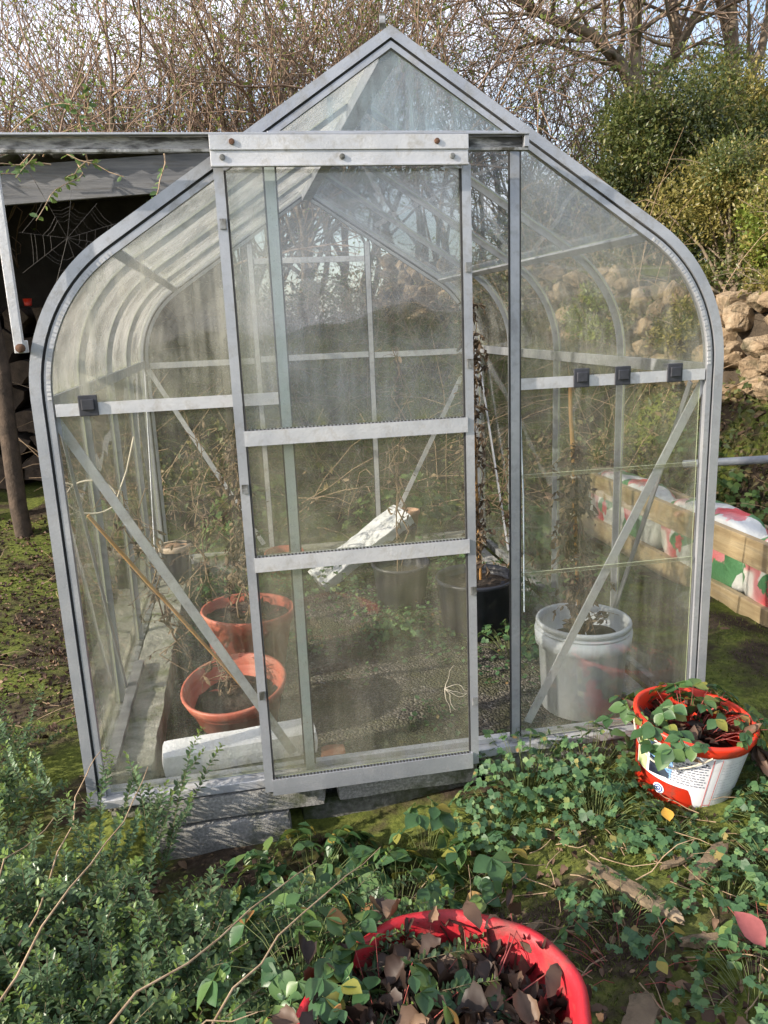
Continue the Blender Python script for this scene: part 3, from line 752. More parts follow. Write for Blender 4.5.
PS, MPS = pot('plant_pot', (-.835, 1.9, .195), .074, .056, .195, .022, BLACKP, 'small black pot with a pale tan rim on the left kerb', 'plant pot', (0, 0), 'black plastic pots', .97, soilmat=TANP)
m_ = MB(); m_.lathe([(.0795, .172), (.083, .175), (.083, .198), (.080, .201), (.066, .199)], 32, MPS); m_.build('rim_band', PALETAN, PS)
P3, MP3 = pot('plant_pot', (.53, 1.10, .086), .175, .15, .26, .022, BLACKP, 'large navy black pot in the doorway with a cane and dead tomato plant', 'plant pot', (0, 0), 'black plastic pots', .82)
pot('plant_pot', (.27, 1.52, .086), .140, .115, .23, .018, BLACKP, 'smaller black pot behind the door glass beside the navy pot', 'plant pot', (R(3), 0), 'black plastic pots', .7)
P4, MP4 = pot('bucket', (.680, .300, .088), .160, .138, .335, .02, GREYB, 'translucent grey bucket holding a cane and a dead plant', 'bucket', (0, R(1)), None, .78, bands=((.245, .300, .012), (.300, .310, .009)))

# white slab leaning in the middle of the greenhouse
def slab(name, c, sz, Rm, mats, label, cat):
    m_ = MB(); x, y, z = sz; M = Matrix.Translation(c) @ Rm
    n = 30; ring = [(-1, -1), (-.3, -1.05), (.4, -1), (1, -1), (1.02, 0), (1, 1), (.5, 1.05), (0, 1), (-.5, 1.1), (-1, 1), (-1.02, 0)]; k_ = len(ring); vs = []
    for k in range(n + 1):
        for a, b in ring:
            q = V((-x + 2 * x * k / n, a * y, b * z)); q += noise.noise_vector(q * 22) * .006 + noise.noise_vector(q * 60) * .003; vs.append(M @ q)
    m_.add(vs, [(k * k_ + j, k * k_ + (j + 1) % k_, (k + 1) * k_ + (j + 1) % k_, (k + 1) * k_ + j) for k in range(n) for j in range(k_)] + [tuple(range(k_))[::-1], tuple(n * k_ + j for j in range(k_))])
    return tag(m_.build(name, mats, bevel=.004), label, cat)
FILM = surf('clear_film', [(.3, (.52, .54, .56)), (.7, (.68, .69, .70))], 5, .35, 0, .3, 20)
d = (V((.40, 2.0, .425)) - V((-.115, 1.86, .12))).normalized()
n_ = V((-.25, -.30, .92)); sv = n_.cross(d).normalized(); n_ = d.cross(sv).normalized()
RM = Matrix((d, sv, n_)).transposed().to_4x4()
slab('packing_slab', V((.140, 1.93, .285)), (.305, .085, .030), RM, FILM, 'white film covered slab leaning at an angle behind the door glass', 'packing slab')
pot('plant_pot', (.37, 2.06, .086), .10, .08, .27, .03, BLACKP, 'black pot propping the upper end of the leaning white slab', 'plant pot', (0, 0), 'black plastic pots')

# red bucket with label, outside the front right corner
RBc = V((.782, -.205, .058))
RBe = empty('bucket', RBc, 'bright red bucket with a torn white label, planted with strawberries', 'bucket')
MRB = Matrix.Translation(RBc) @ Matrix.Rotation(R(5), 4, 'X') @ Matrix.Rotation(R(5.5), 4, 'Y')
rb_, rt_, h_ = .136, .166, .245
def rbr(z): return rb_ + (rt_ - rb_) * z / h_
m_ = MB(); m_.lathe([(0, 0), (rb_ - .008, 0), (rb_, .006), (rbr(.205), .205), (rbr(.205) + .006, .207), (rbr(.22) + .007, .22), (rt_ + .011, h_ - .012), (rt_ + .011, h_ - .004), (rt_ + .005, h_), (rt_ - .004, h_ - .003), (rbr(.15) - .004, .15), (rbr(.10) - .004, .11), (0, .105)], 56, MRB)
m_.build('bucket_body', REDB, RBe)
m_ = MB(); m_.disc(rbr(.13) - .006, .135, 36, MRB, 0, .03); m_.build('soil', SOIL, RBe)
def wrap(m_, a0, a1, z0, z1, off, mi, na=16, nz=4, cut=None):
    vs = []
    for j in range(nz + 1):
        for i in range(na + 1):
            t = i / na; u = j / nz
            a = R(a0 + (a1 - a0) * t); zz0, zz1 = (z0, z1) if cut is None else cut(t, z0, z1)
            z = zz0 + (zz1 - zz0) * u; r_ = rbr(z) + off
            vs.append(MRB @ V((r_ * math.cos(a), r_ * math.sin(a), z)))
    m_.add(vs, [(j * (na + 1) + i, j * (na + 1) + i + 1, (j + 1) * (na + 1) + i + 1, (j + 1) * (na + 1) + i) for j in range(nz) for i in range(na)], mi, True)
m_ = MB()      # angles: -90 faces the camera; the label runs round the front
wrap(m_, -188, -32, .008, .203, .0012, 0, 40, 4, cut=lambda t, a, b: (a + (.075 * ss(.54, .44, t)) + .004 * noise.noise(V((t * 40, 0, 0))), b))
wrap(m_, -166, -138, .130, .198, .0020, 1, 10, 3, cut=lambda t, a, b: (a - .03 * t, b - .012 * t))
wrap(m_, -165, -140, .090, .148, .0026, 2, 10, 3, cut=lambda t, a, b: (a + .012 * t, b - .035 * t * t))
wrap(m_, -186, -169, .085, .200, .0020, 3, 6, 3)
row = 0
for z in np.arange(.172, .098, -.0090):
    a = -143.0
    big = row < 1
    while a < -104:
        w_ = rng.uniform(1.6, 4.6)
        if rng.random() > .10: wrap(m_, a, min(a + w_, -102), z - (.0030 if big else .0017), z + (.0030 if big else .0017), .0022, 4, 3, 1)
        a += w_ + 1.1
    row += 1
for z in np.arange(.180, .05, -.0105):
    a = -88.0
    while a < -52:
        w_ = rng.uniform(2, 5)
        if rng.random() > .15: wrap(m_, a, min(a + w_, -50), z - .0009, z + .0009, .0022, 6, 3, 1)
        a += w_ + 1.2
wrap(m_, -100, -99.2, .01, .200, .0024, 5, 2, 2); wrap(m_, -91, -90.3, .006, .200, .0024, 5, 2, 2); wrap(m_, -99, -91, .036, .038, .0024, 5, 4, 1)
LB = m_.build('label', [WHITEL, BLUEL, DARKL, GREENL, INKL, REDL, GREYB], RBe)
m_ = MB()
def emblem(r0, r1, off, mi):
    vs = []; n = 24
    a_c, z_c = R(-150), .052
    for rr in (r0, r1):
        for j in range(n):
            w_ = 2 * math.pi * j / n; z = z_c + rr * math.sin(w_); a = a_c + rr * math.cos(w_) / rbr(z); q = rbr(z) + off
            vs.append(MRB @ V((q * math.cos(a), q * math.sin(a), z)))
    m_.add(vs, [(j, (j + 1) % n, n + (j + 1) % n, n + j) for j in range(n)], mi, True)
emblem(.0, .017, .0016, 0); emblem(.0, .013, .0022, 1); emblem(.007, .0095, .0028, 0); emblem(0, .003, .0028, 0)
EMB = surf('emblem_blue', [(.3, (.06, .12, .36)), (.7, (.09, .16, .42))], 9, .4, 0, 0)
m_.build('emblem', [WHITEL, EMB], RBe)
m_ = MB(); pts = []
for k in range(15):
    a = R(-196 + 92 * k / 14); z = .212 - .065 * math.sin(math.pi * k / 14); q = rbr(z) + .012 + .012 * math.sin(math.pi * k / 14)
    pts.append(MRB @ V((q * math.cos(a), q * math.sin(a), z)))
m_.tube(pts, .0028, 6); m_.build('handle', TWINE, RBe)

# red trug in the foreground
RTc = V((-.172, -1.065, -.022))
RTe = empty('garden_tub', RTc, 'large red flexible tub in the foreground, filled with dark dead leaves', 'tub')
def wobt(w, z): return 1 + (.030 * math.sin(2 * w + .6) + .018 * math.sin(5 * w) + .008 * math.sin(11 * w + 1)) * (z / .3)
MRT = Matrix.Translation(RTc) @ Matrix.Rotation(R(-2), 4, 'Y')
m_ = MB(); m_.lathe([(0, 0), (.19, 0), (.20, .01), (.245, .28), (.256, .291), (.260, .300), (.255, .309), (.245, .310), (.238, .303), (.235, .288), (.215, .16), (0, .155)], 72, MRT, 0, wobt); m_.build('tub_body', REDT, RTe)
m_ = MB(); m_.disc(.222, .195, 40, MRT, 0, .05, 8); m_.build('soil', SOIL, RTe)

# ------------------------------------------------------------------ plant builders
def arc_pts(p, d, L, n=5, droop=.3, wob=.12):
    p = V(p); d = V(d).normalized(); pts = [p.copy()]
    for i in range(n):
        d = (d + V((rng.gauss(0, wob), rng.gauss(0, wob), rng.gauss(0, wob) - droop / n))).normalized()
        p = p + d * (L / n); pts.append(p.copy())
    return pts
def taper(r0, r1, n): return [r0 + (r1 - r0) * i / (n - 1) for i in range(n)]

def trefoil_plant(name, base, n, rad, hgt, ls, mat, label, cat, group=None, stem=GRNST, tv=LOB_V, tf=LOB_F, ratio=.95, spread=1.0, hfun=None):
    """leaves of three leaflets on thin stalks"""
    e = empty(name, base, label, cat, group)
    sm = MB(); lv = Leaves(); P = []; D = []; NN = []; LL = []
    for k in range(n):
        a = rng.uniform(0, 2 * math.pi); r_ = rad * math.sqrt(rng.random()) * spread
        tip = V(base) + V((r_ * math.cos(a), r_ * math.sin(a), hgt * (1 - .55 * (r_ / rad) ** 2) * rng.uniform(.5, 1.1)))
        root = V(base) + V((r_ * .35 * math.cos(a), r_ * .35 * math.sin(a), 0))
        mid = (root + tip) / 2 + V((0, 0, hgt * .12))
        sm.tube([root, mid, tip], [.0011, .0009, .0007], 3, 0, False)
        nrm = V((math.cos(a) * .5 + rng.gauss(0, .38), math.sin(a) * .5 + rng.gauss(0, .38), 1)).normalized()
        f = rng.uniform(0, 2 * math.pi); s_ = ls * rng.uniform(.5, 1.2)
        for q in (-1, 0, 1):
            w = a + q * 1.25 + rng.gauss(0, .15)
            dd = V((math.cos(w), math.sin(w), 0)); dd = (dd - nrm * dd.dot(nrm)).normalized()
            P.append(tip); D.append(dd - nrm * rng.uniform(-.1, .35)); NN.append(nrm); LL.append(s_ * (1.08 if q == 0 else .95))
    LL = np.array(LL)
    lv.add(P, D, NN, LL, LL * ratio, tv, tf)
    sm.build('stem', stem, e); lv.build('foliage', mat, e)
    return e

# ---- foreground small-leaved shrubs
def twig_shrub(name, twigs, label, ls=(.012, .020), bare=(), group=None):
    base = twigs[0][0]
    e = empty(name, base, label, 'shrub', group)
    sm = MB(); P = []; D = []; NN = []; LL = []; TP = []; TD = []; TN = []
    for root, dr, L in twigs:
        pts = arc_pts(root, dr, L, 6, .25, .10)
        sm.tube(pts, taper(.0015, .0006, len(pts)), 3, 0, False)
        nl = int(L / .0095)
        ph = rng.uniform(0, 6.28)
        for k in range(nl):
            t = .12 + .88 * k / nl
            f = t * (len(pts) - 1); i = min(int(f), len(pts) - 2); q = pts[i].lerp(pts[i + 1], f - i)
            ax = (pts[i + 1] - pts[i]).normalized()
            o = ax.orthogonal().normalized(); o2 = ax.cross(o)
            w = ph + (k % 2) * math.pi / 2 + rng.gauss(0, .35)
            for s in (1, -1):
                if rng.random() < .12: continue
                out = (o * math.cos(w) + o2 * math.sin(w)) * s
                dd = out + ax * rng.uniform(.3, .8) + V((0, 0, .15))
                nn = ax * .8 - out * .2 + V((0, 0, .7)) + V((rng.gauss(0, .2), rng.gauss(0, .2), 0))
                if t > .88: TP.append(q); TD.append(dd); TN.append(nn)
                else: P.append(q); D.append(dd); NN.append(nn)
    bs = MB()
    for pts, r0 in bare:
        q = []
        for i in range(len(pts) - 1):
            for t in (0, .33, .66): q.append(pts[i].lerp(pts[i + 1], t) + V((rng.gauss(0, .006), rng.gauss(0, .006), rng.gauss(0, .006))))
        q.append(pts[-1]); bs.tube(q, taper(r0 * .85, r0 * .3, len(q)), 5, 0)
    if bare: bs.build('bare_stem', TANST, e)
    lv = Leaves()
    L1 = nr.uniform(ls[0], ls[1], len(P)); lv.add(P, D, NN, L1, L1 * .62, OVAL_V, OVAL_F, 0)
    L2 = nr.uniform(ls[0] * .6, ls[1] * .8, len(TP)); lv.add(TP, TD, TN, L2, L2 * .6, OVAL_V, OVAL_F, 1)
    sm.build('stem', SHST, e); lv.build('foliage', [L_BOX, L_TIP], e)
    return e
def in_area(poly):
    xs_ = [p[0] for p in poly]; ys_ = [p[1] for p in poly]
    while True:
        x, y = rng.uniform(min(xs_), max(xs_)), rng.uniform(min(ys_), max(ys_))
        c = False; j = len(poly) - 1
        for i in range(len(poly)):
            if (poly[i][1] > y) != (poly[j][1] > y) and x < (poly[j][0] - poly[i][0]) * (y - poly[i][1]) / (poly[j][1] - poly[i][1]) + poly[i][0]: c = not c
            j = i
        if c: return x, y
def area_twigs(poly, n, L=(.16, .34), lean=(.15, -.25), z0=(0, .12), tilt=.5):
    o = []
    for k in range(n):
        x, y = in_area(poly)
        o.append((V((x, y, gh(x, y) + rng.uniform(*z0))), V((lean[0] + rng.gauss(0, tilt), lean[1] + rng.gauss(0, tilt), .9)), rng.uniform(*L)))
    return o
big = [(-1.35, -1.25), (-.50, -1.35), (-.44, -.95), (-.42, -.74), (-.48, -.58), (-.62, -.46), (-.82, -.36), (-1.0, -.20), (-1.20, -.10), (-1.55, -.3)]
def gz(x, y, z): return V((x, y, z))
bare = [([gz(-.92, -1.20, .30), gz(-.70, -.98, .36), gz(-.50, -.80, .35), gz(-.36, -.62, .30)], .0035),
        ([gz(-.98, -.92, .28), gz(-.88, -.62, .33), gz(-.80, -.40, .33), gz(-.76, -.22, .36)], .0035),
        ([gz(-.62, -1.12, .33), gz(-.50, -.95, .36), gz(-.36, -.80, .37), gz(-.22, -.66, .34)], .003),
        ([gz(-1.1, -.7, .2), gz(-1.08, -.4, .26), gz(-1.02, -.1, .2), gz(-.98, .05, .12)], .003),
        ([gz(-.80, -1.15, .33), gz(-.62, -1.06, .345), gz(-.50, -1.05, .35)], .003),
        ([gz(-1.02, -.55, .15), gz(-.97, -.33, .22), gz(-.93, -.12, .30), gz(-.9, -.05, .34)], .0035)]
twig_shrub('evergreen_shrub', area_twigs(big, 900, (.13, .27), (.12, -.12), (-.01, .15), .5), 'spreading small-leaved evergreen shrub filling the ground left of the red tub', (.016, .025), bare)
spr = [(V((rng.uniform(-.95, -.76), rng.uniform(-.22, -.06), gh(-.9, -.1) + .02)), V((rng.uniform(-.25, .55), rng.uniform(-.1, .25), 1)), rng.uniform(.26, .46)) for k in range(15)]
twig_shrub('evergreen_shrub', spr, 'upright leafy evergreen sprays in front of the left sill corner', (.016, .025))
lf = [(-1.62, .05), (-1.25, .02), (-1.12, .25), (-1.22, .55), (-1.38, .75), (-1.6, .6)]
twig_shrub('evergreen_shrub', area_twigs(lf, 90, (.16, .32), (.05, .0), (0, .05), .4), 'small-leaved evergreen shrub beside the left outer frame post', (.016, .024))
tr = [(V((rng.uniform(-.60, -.38), rng.uniform(-1.10, -.66), .20)), V((1, rng.uniform(-.35, .5), rng.uniform(.15, .5))), rng.uniform(.20, .42)) for k in range(40)]
twig_shrub('evergreen_shrub', tr, 'evergreen sprays reaching across the rim of the red tub', (.014, .021))

# ---- strawberry and weeds
GS = 'strawberry plants by the block footing'
for (x, y, n, r_, h, lb) in ((-.36, -.30, 56, .19, .17, 'strawberry plant below the concrete blocks beside the evergreen shrub'),
                             (-.15, -.44, 44, .17, .14, 'strawberry plant just behind the rim of the red tub'),
                             (-.03, -.24, 10, .08, .17, 'single strawberry rosette of three broad leaves below the sliding door'),
                             (-.24, -.24, 22, .11, .10, 'strawberry plant close against the lower concrete block'),
                             (-.50, -.36, 30, .12, .17, 'strawberry plant mixed into the edge of the evergreen shrub'),
                             (.10, -.42, 22, .13, .10, 'low strawberry plant on the moss behind the red tub')):
    trefoil_plant('strawberry_plant', (x, y, gh(x, y)), n, r_, h, .055, L_STRAW, lb, 'plant', GS, GRNST, BROAD_V, BROAD_F, .85)
trefoil_plant('strawberry_plant', (-.28, -1.00, .16), 46, .22, .17, .044, L_STRAW, 'young strawberry leaves growing among the dead leaves in the red tub', 'plant', GS, REDST, BROAD_V, BROAD_F, .82)
trefoil_plant('strawberry_plant', (-.42, -.84, .20), 40, .19, .13, .046, L_STRAW, 'broad strawberry leaves leaning over the left rim of the red tub', 'plant', GS, GRNST, BROAD_V, BROAD_F, .85)
trefoil_plant('strawberry_plant', (.30, -.80, gh(.3, -.8)), 14, .20, .10, .030, L_STRAW, 'sparse strawberry runners beside the right rim of the red tub', 'plant', GS, REDST, BROAD_V, BROAD_F, .85)
trefoil_plant('strawberry_plant', (.60, -.86, gh(.6, -.86)), 12, .14, .10, .034, L_STRAW, 'strawberry plant with one large pink red leaf near the rotting wood', 'plant', GS, REDST, BROAD_V, BROAD_F, .85)
SP = trefoil_plant('strawberry_plant', (.79, -.21, .225), 80, .225, .13, .047, L_STRAW, 'strawberry plant spilling over the rim of the red labelled bucket', 'plant', GS, REDST, BROAD_V, BROAD_F, .8)
GW = 'lobed leafy weeds around the front sill'
weeds = [(.33, -.10, 70, .17, .20, 'tall lobed weed clump against the sill by the right doorway post'),
         (.52, -.12, 80, .18, .17, 'lobed weed clump in front of the right hand glass panes'),
         (.46, -.30, 70, .17, .12, 'low lobed weed clump in front of the taller sill clump'),
         (.20, -.22, 60, .15, .11, 'small lobed weed clump left of the tall sill clump'),
         (.60, -.44, 40, .12, .06, 'lobed weeds at the foot of the red labelled bucket'),
         (.95, -.50, 95, .18, .09, 'dense lobed weed clump right of the red labelled bucket'),
         (1.10, -.30, 80, .20, .14, 'lobed weed clump behind the red labelled bucket at the picture edge'),
         (.80, -.62, 60, .18, .07, 'thin lobed weeds beyond the rotting wood pieces'),
         (.62, -.70, 34, .13, .06, 'few small lobed weeds between the two rotting wood pieces'),
         (.36, -.66, 40, .14, .07, 'small lobed weeds left of the long rotting stick'),
         (.50, -.98, 44, .16, .08, 'lobed weeds at the bottom picture edge beside the red tub'),
         (.72, -.80, 40, .15, .07, 'lobed weeds behind the pink red leaf')]
for x, y, n, r_, h, lb in weeds:
    trefoil_plant('leafy_weed', (x, y, gh(x, y)), int(n * 1.7), r_ * 1.05, h, .023, L_WEED, lb, 'weed', GW)
for x, y, n, r_, h, lb in ((.60, .80, 60, .16, .14, 'leafy weeds on the gravel in front of the navy black pot'),
                           (.26, 1.10, 110, .24, .09, 'leafy weeds on the gravel beside the smaller black pot'),
                           (-.10, 1.95, 110, .32, .16, 'leafy weeds inside under the back glass wall'),
                           (.72, 1.75, 60, .20, .16, 'leafy weeds inside at the back right corner'),
                           (.45, 2.0, 110, .30, .26, 'tall leafy weeds inside in front of the back kerb, right of the slab'),
                           (-.45, 1.75, 90, .28, .24, 'tall leafy weeds inside at the back left, behind the tall pot'),
                           (.80, 1.25, 90, .16, .22, 'tall leafy weeds inside along the right glass behind the navy pot'),
                           (.78, .75, 70, .16, .12, 'leafy weeds inside behind the grey bucket along the right glass')):
    trefoil_plant('leafy_weed', (x, y, FZ), n, r_, h, .022, L_WEED, lb, 'weed', 'leafy weeds growing inside the greenhouse')
for x, y, n, r_, h, lb in ((-.35, 2.95, 150, .46, .58, 'green leafy plant just outside the back glass wall'),
                           (.62, 2.95, 150, .46, .50, 'green leafy plant outside the back wall near its right post'),
                           (2.55, 2.3, 90, .30, .30, 'bright leafy plant growing at the foot of the stone wall'),
                           (2.7, 2.9, 80, .30, .26, 'leafy plant on the bank behind the raised bed'),
                           (2.5, 1.7, 60, .25, .22, 'leafy plant on the bank beside the grey pipe'),
                           (1.35, 1.7, 90, .30, .16, 'low leafy plant on the grass between greenhouse and raised bed'),
                           (1.40, 2.7, 110, .36, .30, 'leafy plant outside the far right corner of the greenhouse')):
    trefoil_plant('leafy_weed', (x, y, gh(x, y) - .02), n, r_, h, .05, L_HERB, lb, 'weed', 'leafy plants on the banks')

lv = Leaves(); sm = MB(); P = []; D = []; NN = []
for k in range(8000):
    x, y = rng.uniform(-.78, .84), rng.uniform(.15, 2.3)
    g = noise.noise(V((x * 3.2, y * 3.2, 4))) + .55 * (y - 1.15) + .25 * x
    if g < rng.uniform(-.25, .30): continue
    P.append((x, y, FZ + rng.uniform(.0, .05))); D.append((rng.gauss(0, 1), rng.gauss(0, 1), rng.uniform(0, .5))); NN.append((rng.gauss(0, .4), rng.gauss(0, .4), 1))
L = nr.uniform(.010, .026, len(P)); lv.add(P, D, NN, L, L * .8, LOB_V, LOB_F)
tag(lv.build('seedlings', L_WEED), 'low green seedlings spread over the gravel floor of the greenhouse', 'seedlings', kind='stuff')
# ---- stuff on the ground
def scatter(n, test, zoff=0):
    P = []
    while len(P) < n:
        x, y = test()
        if x is None: continue
        P.append((x, y, gh(x, y) + zoff))
    return np.array(P)
def outside(x0, x1, y0, y1, thr=None, sc=2.6):
    def f():
        x, y = rng.uniform(x0, x1), rng.uniform(y0, y1)
        if -1.0 < x < 1.0 and -.03 < y < 2.5: return None, None
        if thr is not None and noise.noise(V((x * sc, y * sc, 7))) < thr: return None, None
        return x, y
    return f
lv = Leaves()
for box_, n in (((.95, 2.3, -.2, 3.0, -.3), 16000), ((-2.2, -.97, 0, 3.2, .0), 8000), ((-.3, .75, -.75, -.15, -.25), 11000), ((.2, 1.4, -1.1, -.2, 0), 6000)):
    P = scatter(n, outside(*box_), -.004)
    D = np.stack([nr.normal(0, .55, n), nr.normal(0, .55, n), np.ones(n)], 1)
    L = nr.uniform(.006, .020, n); lv.add(P, D, runit(n), L, L * .25, BLADE_V, BLADE_F)
tag(lv.build('moss', L_MOSS), 'yellow green moss and short grass over the soil', 'moss', kind='stuff')
lv = Leaves()
for box_, n, s in (((-2.6, -1.0, .8, 3.6, None), 6000, (.010, .038)), ((-.2, 1.0, -1.2, -.3, None), 420, (.012, .040)), ((1.0, 2.3, 0, 3, .1), 260, (.02, .05)), ((-1.1, -.2, -.5, -.06, None), 200, (.02, .05)), ((1.9, 3.0, 1.2, 4.0, None), 800, (.03, .07)), ((.0, .8, -1.3, -.85, None), 420, (.015, .045))):
    P = scatter(n, outside(*box_), .006)
    D = np.stack([nr.normal(size=n), nr.normal(size=n), nr.normal(0, .25, n)], 1)
    NN = np.stack([nr.normal(0, .4, n), nr.normal(0, .4, n), np.ones(n)], 1)
    L = nr.uniform(*s, n); h2 = n // 2; W2 = L * nr.uniform(.4, .8, n)
    lv.add(P[:h2], D[:h2], NN[:h2], L[:h2], W2[:h2], CURL2_V, LONG_F); lv.add(P[h2:], D[h2:], NN[h2:], L[h2:], W2[h2:], CURL3_V, LONG_F)
tag(lv.build('leaf_litter', L_DEAD), 'brown fallen leaves scattered over the soil', 'leaf litter', kind='stuff')
sm = MB()
for k in range(420):
    x, y = (rng.uniform(-2.2, -1.0), rng.uniform(.2, 3.0)) if k < 110 else ((rng.uniform(-.2, 1.0), rng.uniform(-1.2, -.3)) if k < 330 else (rng.uniform(2.0, 2.9), rng.uniform(1, 3.5)))
    a = rng.uniform(0, 6.28); L = rng.uniform(.04, .20) * (1 if k < 330 else 2)
    p = V((x, y, gh(x, y) + rng.uniform(.004, .02)))
    sm.tube(arc_pts(p, (math.cos(a), math.sin(a), rng.uniform(0, .3)), L, 4, .3, .2), taper(.002, .0009, 5), 3, 0, False)
tag(sm.build('twig_litter', TANST), 'loose dry twigs and stalks strewn over the soil', 'twigs', kind='stuff')
# heap of dead leaves in the tub
lv_st = []
lv = Leaves(); n = 1300
rr = np.where(nr.random(n) < .80, .222, .262) * np.sqrt(nr.random(n)); aa = nr.uniform(0, 2 * np.pi, n)
P = np.stack([RTc.x + rr * np.cos(aa), RTc.y + rr * np.sin(aa), RTc.z + .20 + .04 * (1 - (rr / .26) ** 2) + .11 * np.clip((rr - .215) / .045, 0, 1) + nr.uniform(-.02, .05, n)], 1)
D = np.stack([nr.normal(size=n), nr.normal(size=n), nr.normal(0, .22, n)], 1); NN = np.stack([nr.normal(0, .45, n), nr.normal(0, .45, n), np.ones(n)], 1)
L = nr.uniform(.022, .085, n); h2 = n // 2
lv.add(P[:h2], D[:h2], NN[:h2], L[:h2], L[:h2] * nr.uniform(.35, .8, h2), CURL2_V, LONG_F); lv.add(P[h2:], D[h2:], NN[h2:], L[h2:], L[h2:] * nr.uniform(.25, .6, n - h2), CURL3_V, LONG_F)
for k in range(26):
    a = rng.uniform(0, 6.28); q = rng.uniform(0, .15); p = V((RTc.x + q * math.cos(a), RTc.y + q * math.sin(a), RTc.z + .25))
    a += rng.gauss(0, .6); lv_st.append(arc_pts(p, (math.cos(a), math.sin(a), .35), rng.uniform(.10, .24), 6, .7, .15))
sm = MB()
for pts in lv_st: sm.tube(pts, taper(.0018, .0010, len(pts)), 4, 0, False)
tag(sm.build('leaf_stalks', REDST), 'thin reddish stalks trailing from the dead leaves in the red tub', 'stalks', kind='stuff')
tag(lv.build('dead_leaves', L_DEADD), 'dark brown withered leaves heaped in the red tub', 'dead leaves', kind='stuff')
lv = Leaves(); n = 70
rr = .15 * np.sqrt(nr.random(n)); aa = nr.uniform(0, 2 * np.pi, n)
P = np.stack([.79 + rr * np.cos(aa), -.215 + rr * np.sin(aa), .055 + .165 + nr.uniform(0, .06, n)], 1)
D = np.stack([nr.normal(size=n), nr.normal(size=n), nr.normal(0, .3, n)], 1); NN = np.stack([nr.normal(0, .5, n), nr.normal(0, .5, n), np.ones(n)], 1)
L = nr.uniform(.04, .09, n); lv.add(P, D, NN, L, L * .45, CURL_V, OVAL_F)
n = 16; P = np.stack([.79 + .165 * np.cos(np.linspace(-.5, .1, n)), -.225 + .165 * np.sin(np.linspace(-.8, .1, n)), np.full(n, .235)], 1)
D = np.stack([nr.normal(.4, .3, n), nr.normal(-.3, .3, n), np.full(n, -1.0)], 1); L = nr.uniform(.06, .11, n)
lv.add(P, D, runit(n), L, L * .32, CURL_V, OVAL_F)
tag(lv.build('dead_leaves', L_DEADD), 'dark withered leaves lying in and over the red labelled bucket', 'dead leaves', kind='stuff')
# single leaves that stand out
lv = Leaves(); lv.add([(.615, -.43, gh(.615, -.43) + .05)], [(.1, .5, .3)], [(-.1, -.6, .8)], .045, .038, BROAD_V, BROAD_F); tag(lv.build('fallen_leaf', L_YEL), 'single orange yellow leaf in front of the red labelled bucket', 'leaf')
lv = Leaves(); lv.add([(.575, -.895, gh(.57, -.88) + .05)], [(-.35, .55, .62)], [(.1, -.7, .7)], .085, .062, LONG_V, LONG_F); tag(lv.build('fallen_leaf', L_PINK), 'large pink red leaf standing among twigs at the lower corner', 'leaf')
# rotting wood
def plank_piece(p0, p1, w, t, label, seed):
    p0, p1 = V(p0), V(p1); m_ = MB(); n = 12; d_ = (p1 - p0).normalized(); s_ = d_.cross(V((0, 0, 1))).normalized(); u_ = s_.cross(d_)
    vs = []
    for i in range(n + 1):
        t_ = i / n; c = p0.lerp(p1, t_); ww = w * (.35 + .65 * min(1, min(t_, 1 - t_) * 6)) * (1 + .25 * noise.noise(V((t_ * 5, seed, 0))))
        for j, (a, b) in enumerate(((-1, -1), (-.3, -1.1), (.4, -1), (1, -.9), (.9, .8), (.2, 1.1), (-.5, .8), (-1.05, .9))):
            q = c + s_ * (a * ww / 2) + u_ * (b * t / 2) + d_ * (.018 * noise.noise(V((j * 3.1, seed, 2))) * (1 if i in (0, n) else .1))
            q += noise.noise_vector(q * 30) * .003; vs.append(q)
    fs = [(i * 8 + j, i * 8 + (j + 1) % 8, (i + 1) * 8 + (j + 1) % 8, (i + 1) * 8 + j) for i in range(n) for j in range(8)]
    fs += [tuple(range(7, -1, -1)), tuple(n * 8 + j for j in range(8))]
    m_.add(vs, fs)
    return tag(m_.build('rotten_wood', ROT), label, 'wood piece', 'pieces of rotting wood on the soil')
def g2(x, y, dz): return (x, y, gh(x, y) + dz)
plank_piece(g2(.345, -.50, .02), g2(.475, -.74, .02), .045, .016, 'long narrow rotting stick pointing at the red tub', 1)
plank_piece(g2(.560, -.635, .025), g2(.715, -.535, .03), .040, .018, 'short thick broken wood piece below the yellow leaf', 2)
plank_piece(g2(.520, -.555, .012), g2(.640, -.530, .014), .016, .010, 'thin wood sliver beside the thick broken piece', 3)
plank_piece(g2(.43, -.80, .02), g2(.62, -.84, .02), .030, .014, 'dark rotten stick near the pink red leaf', 4)
plank_piece(g2(.20, -1.02, .05), g2(.30, -.90, .03), .060, .014, 'broad dark wood flake against the side of the red tub', 5)
plank_piece(g2(.05, -.66, .02), g2(.17, -.62, .03), .022, .010, 'small pale wood sliver behind the red tub rim', 6)

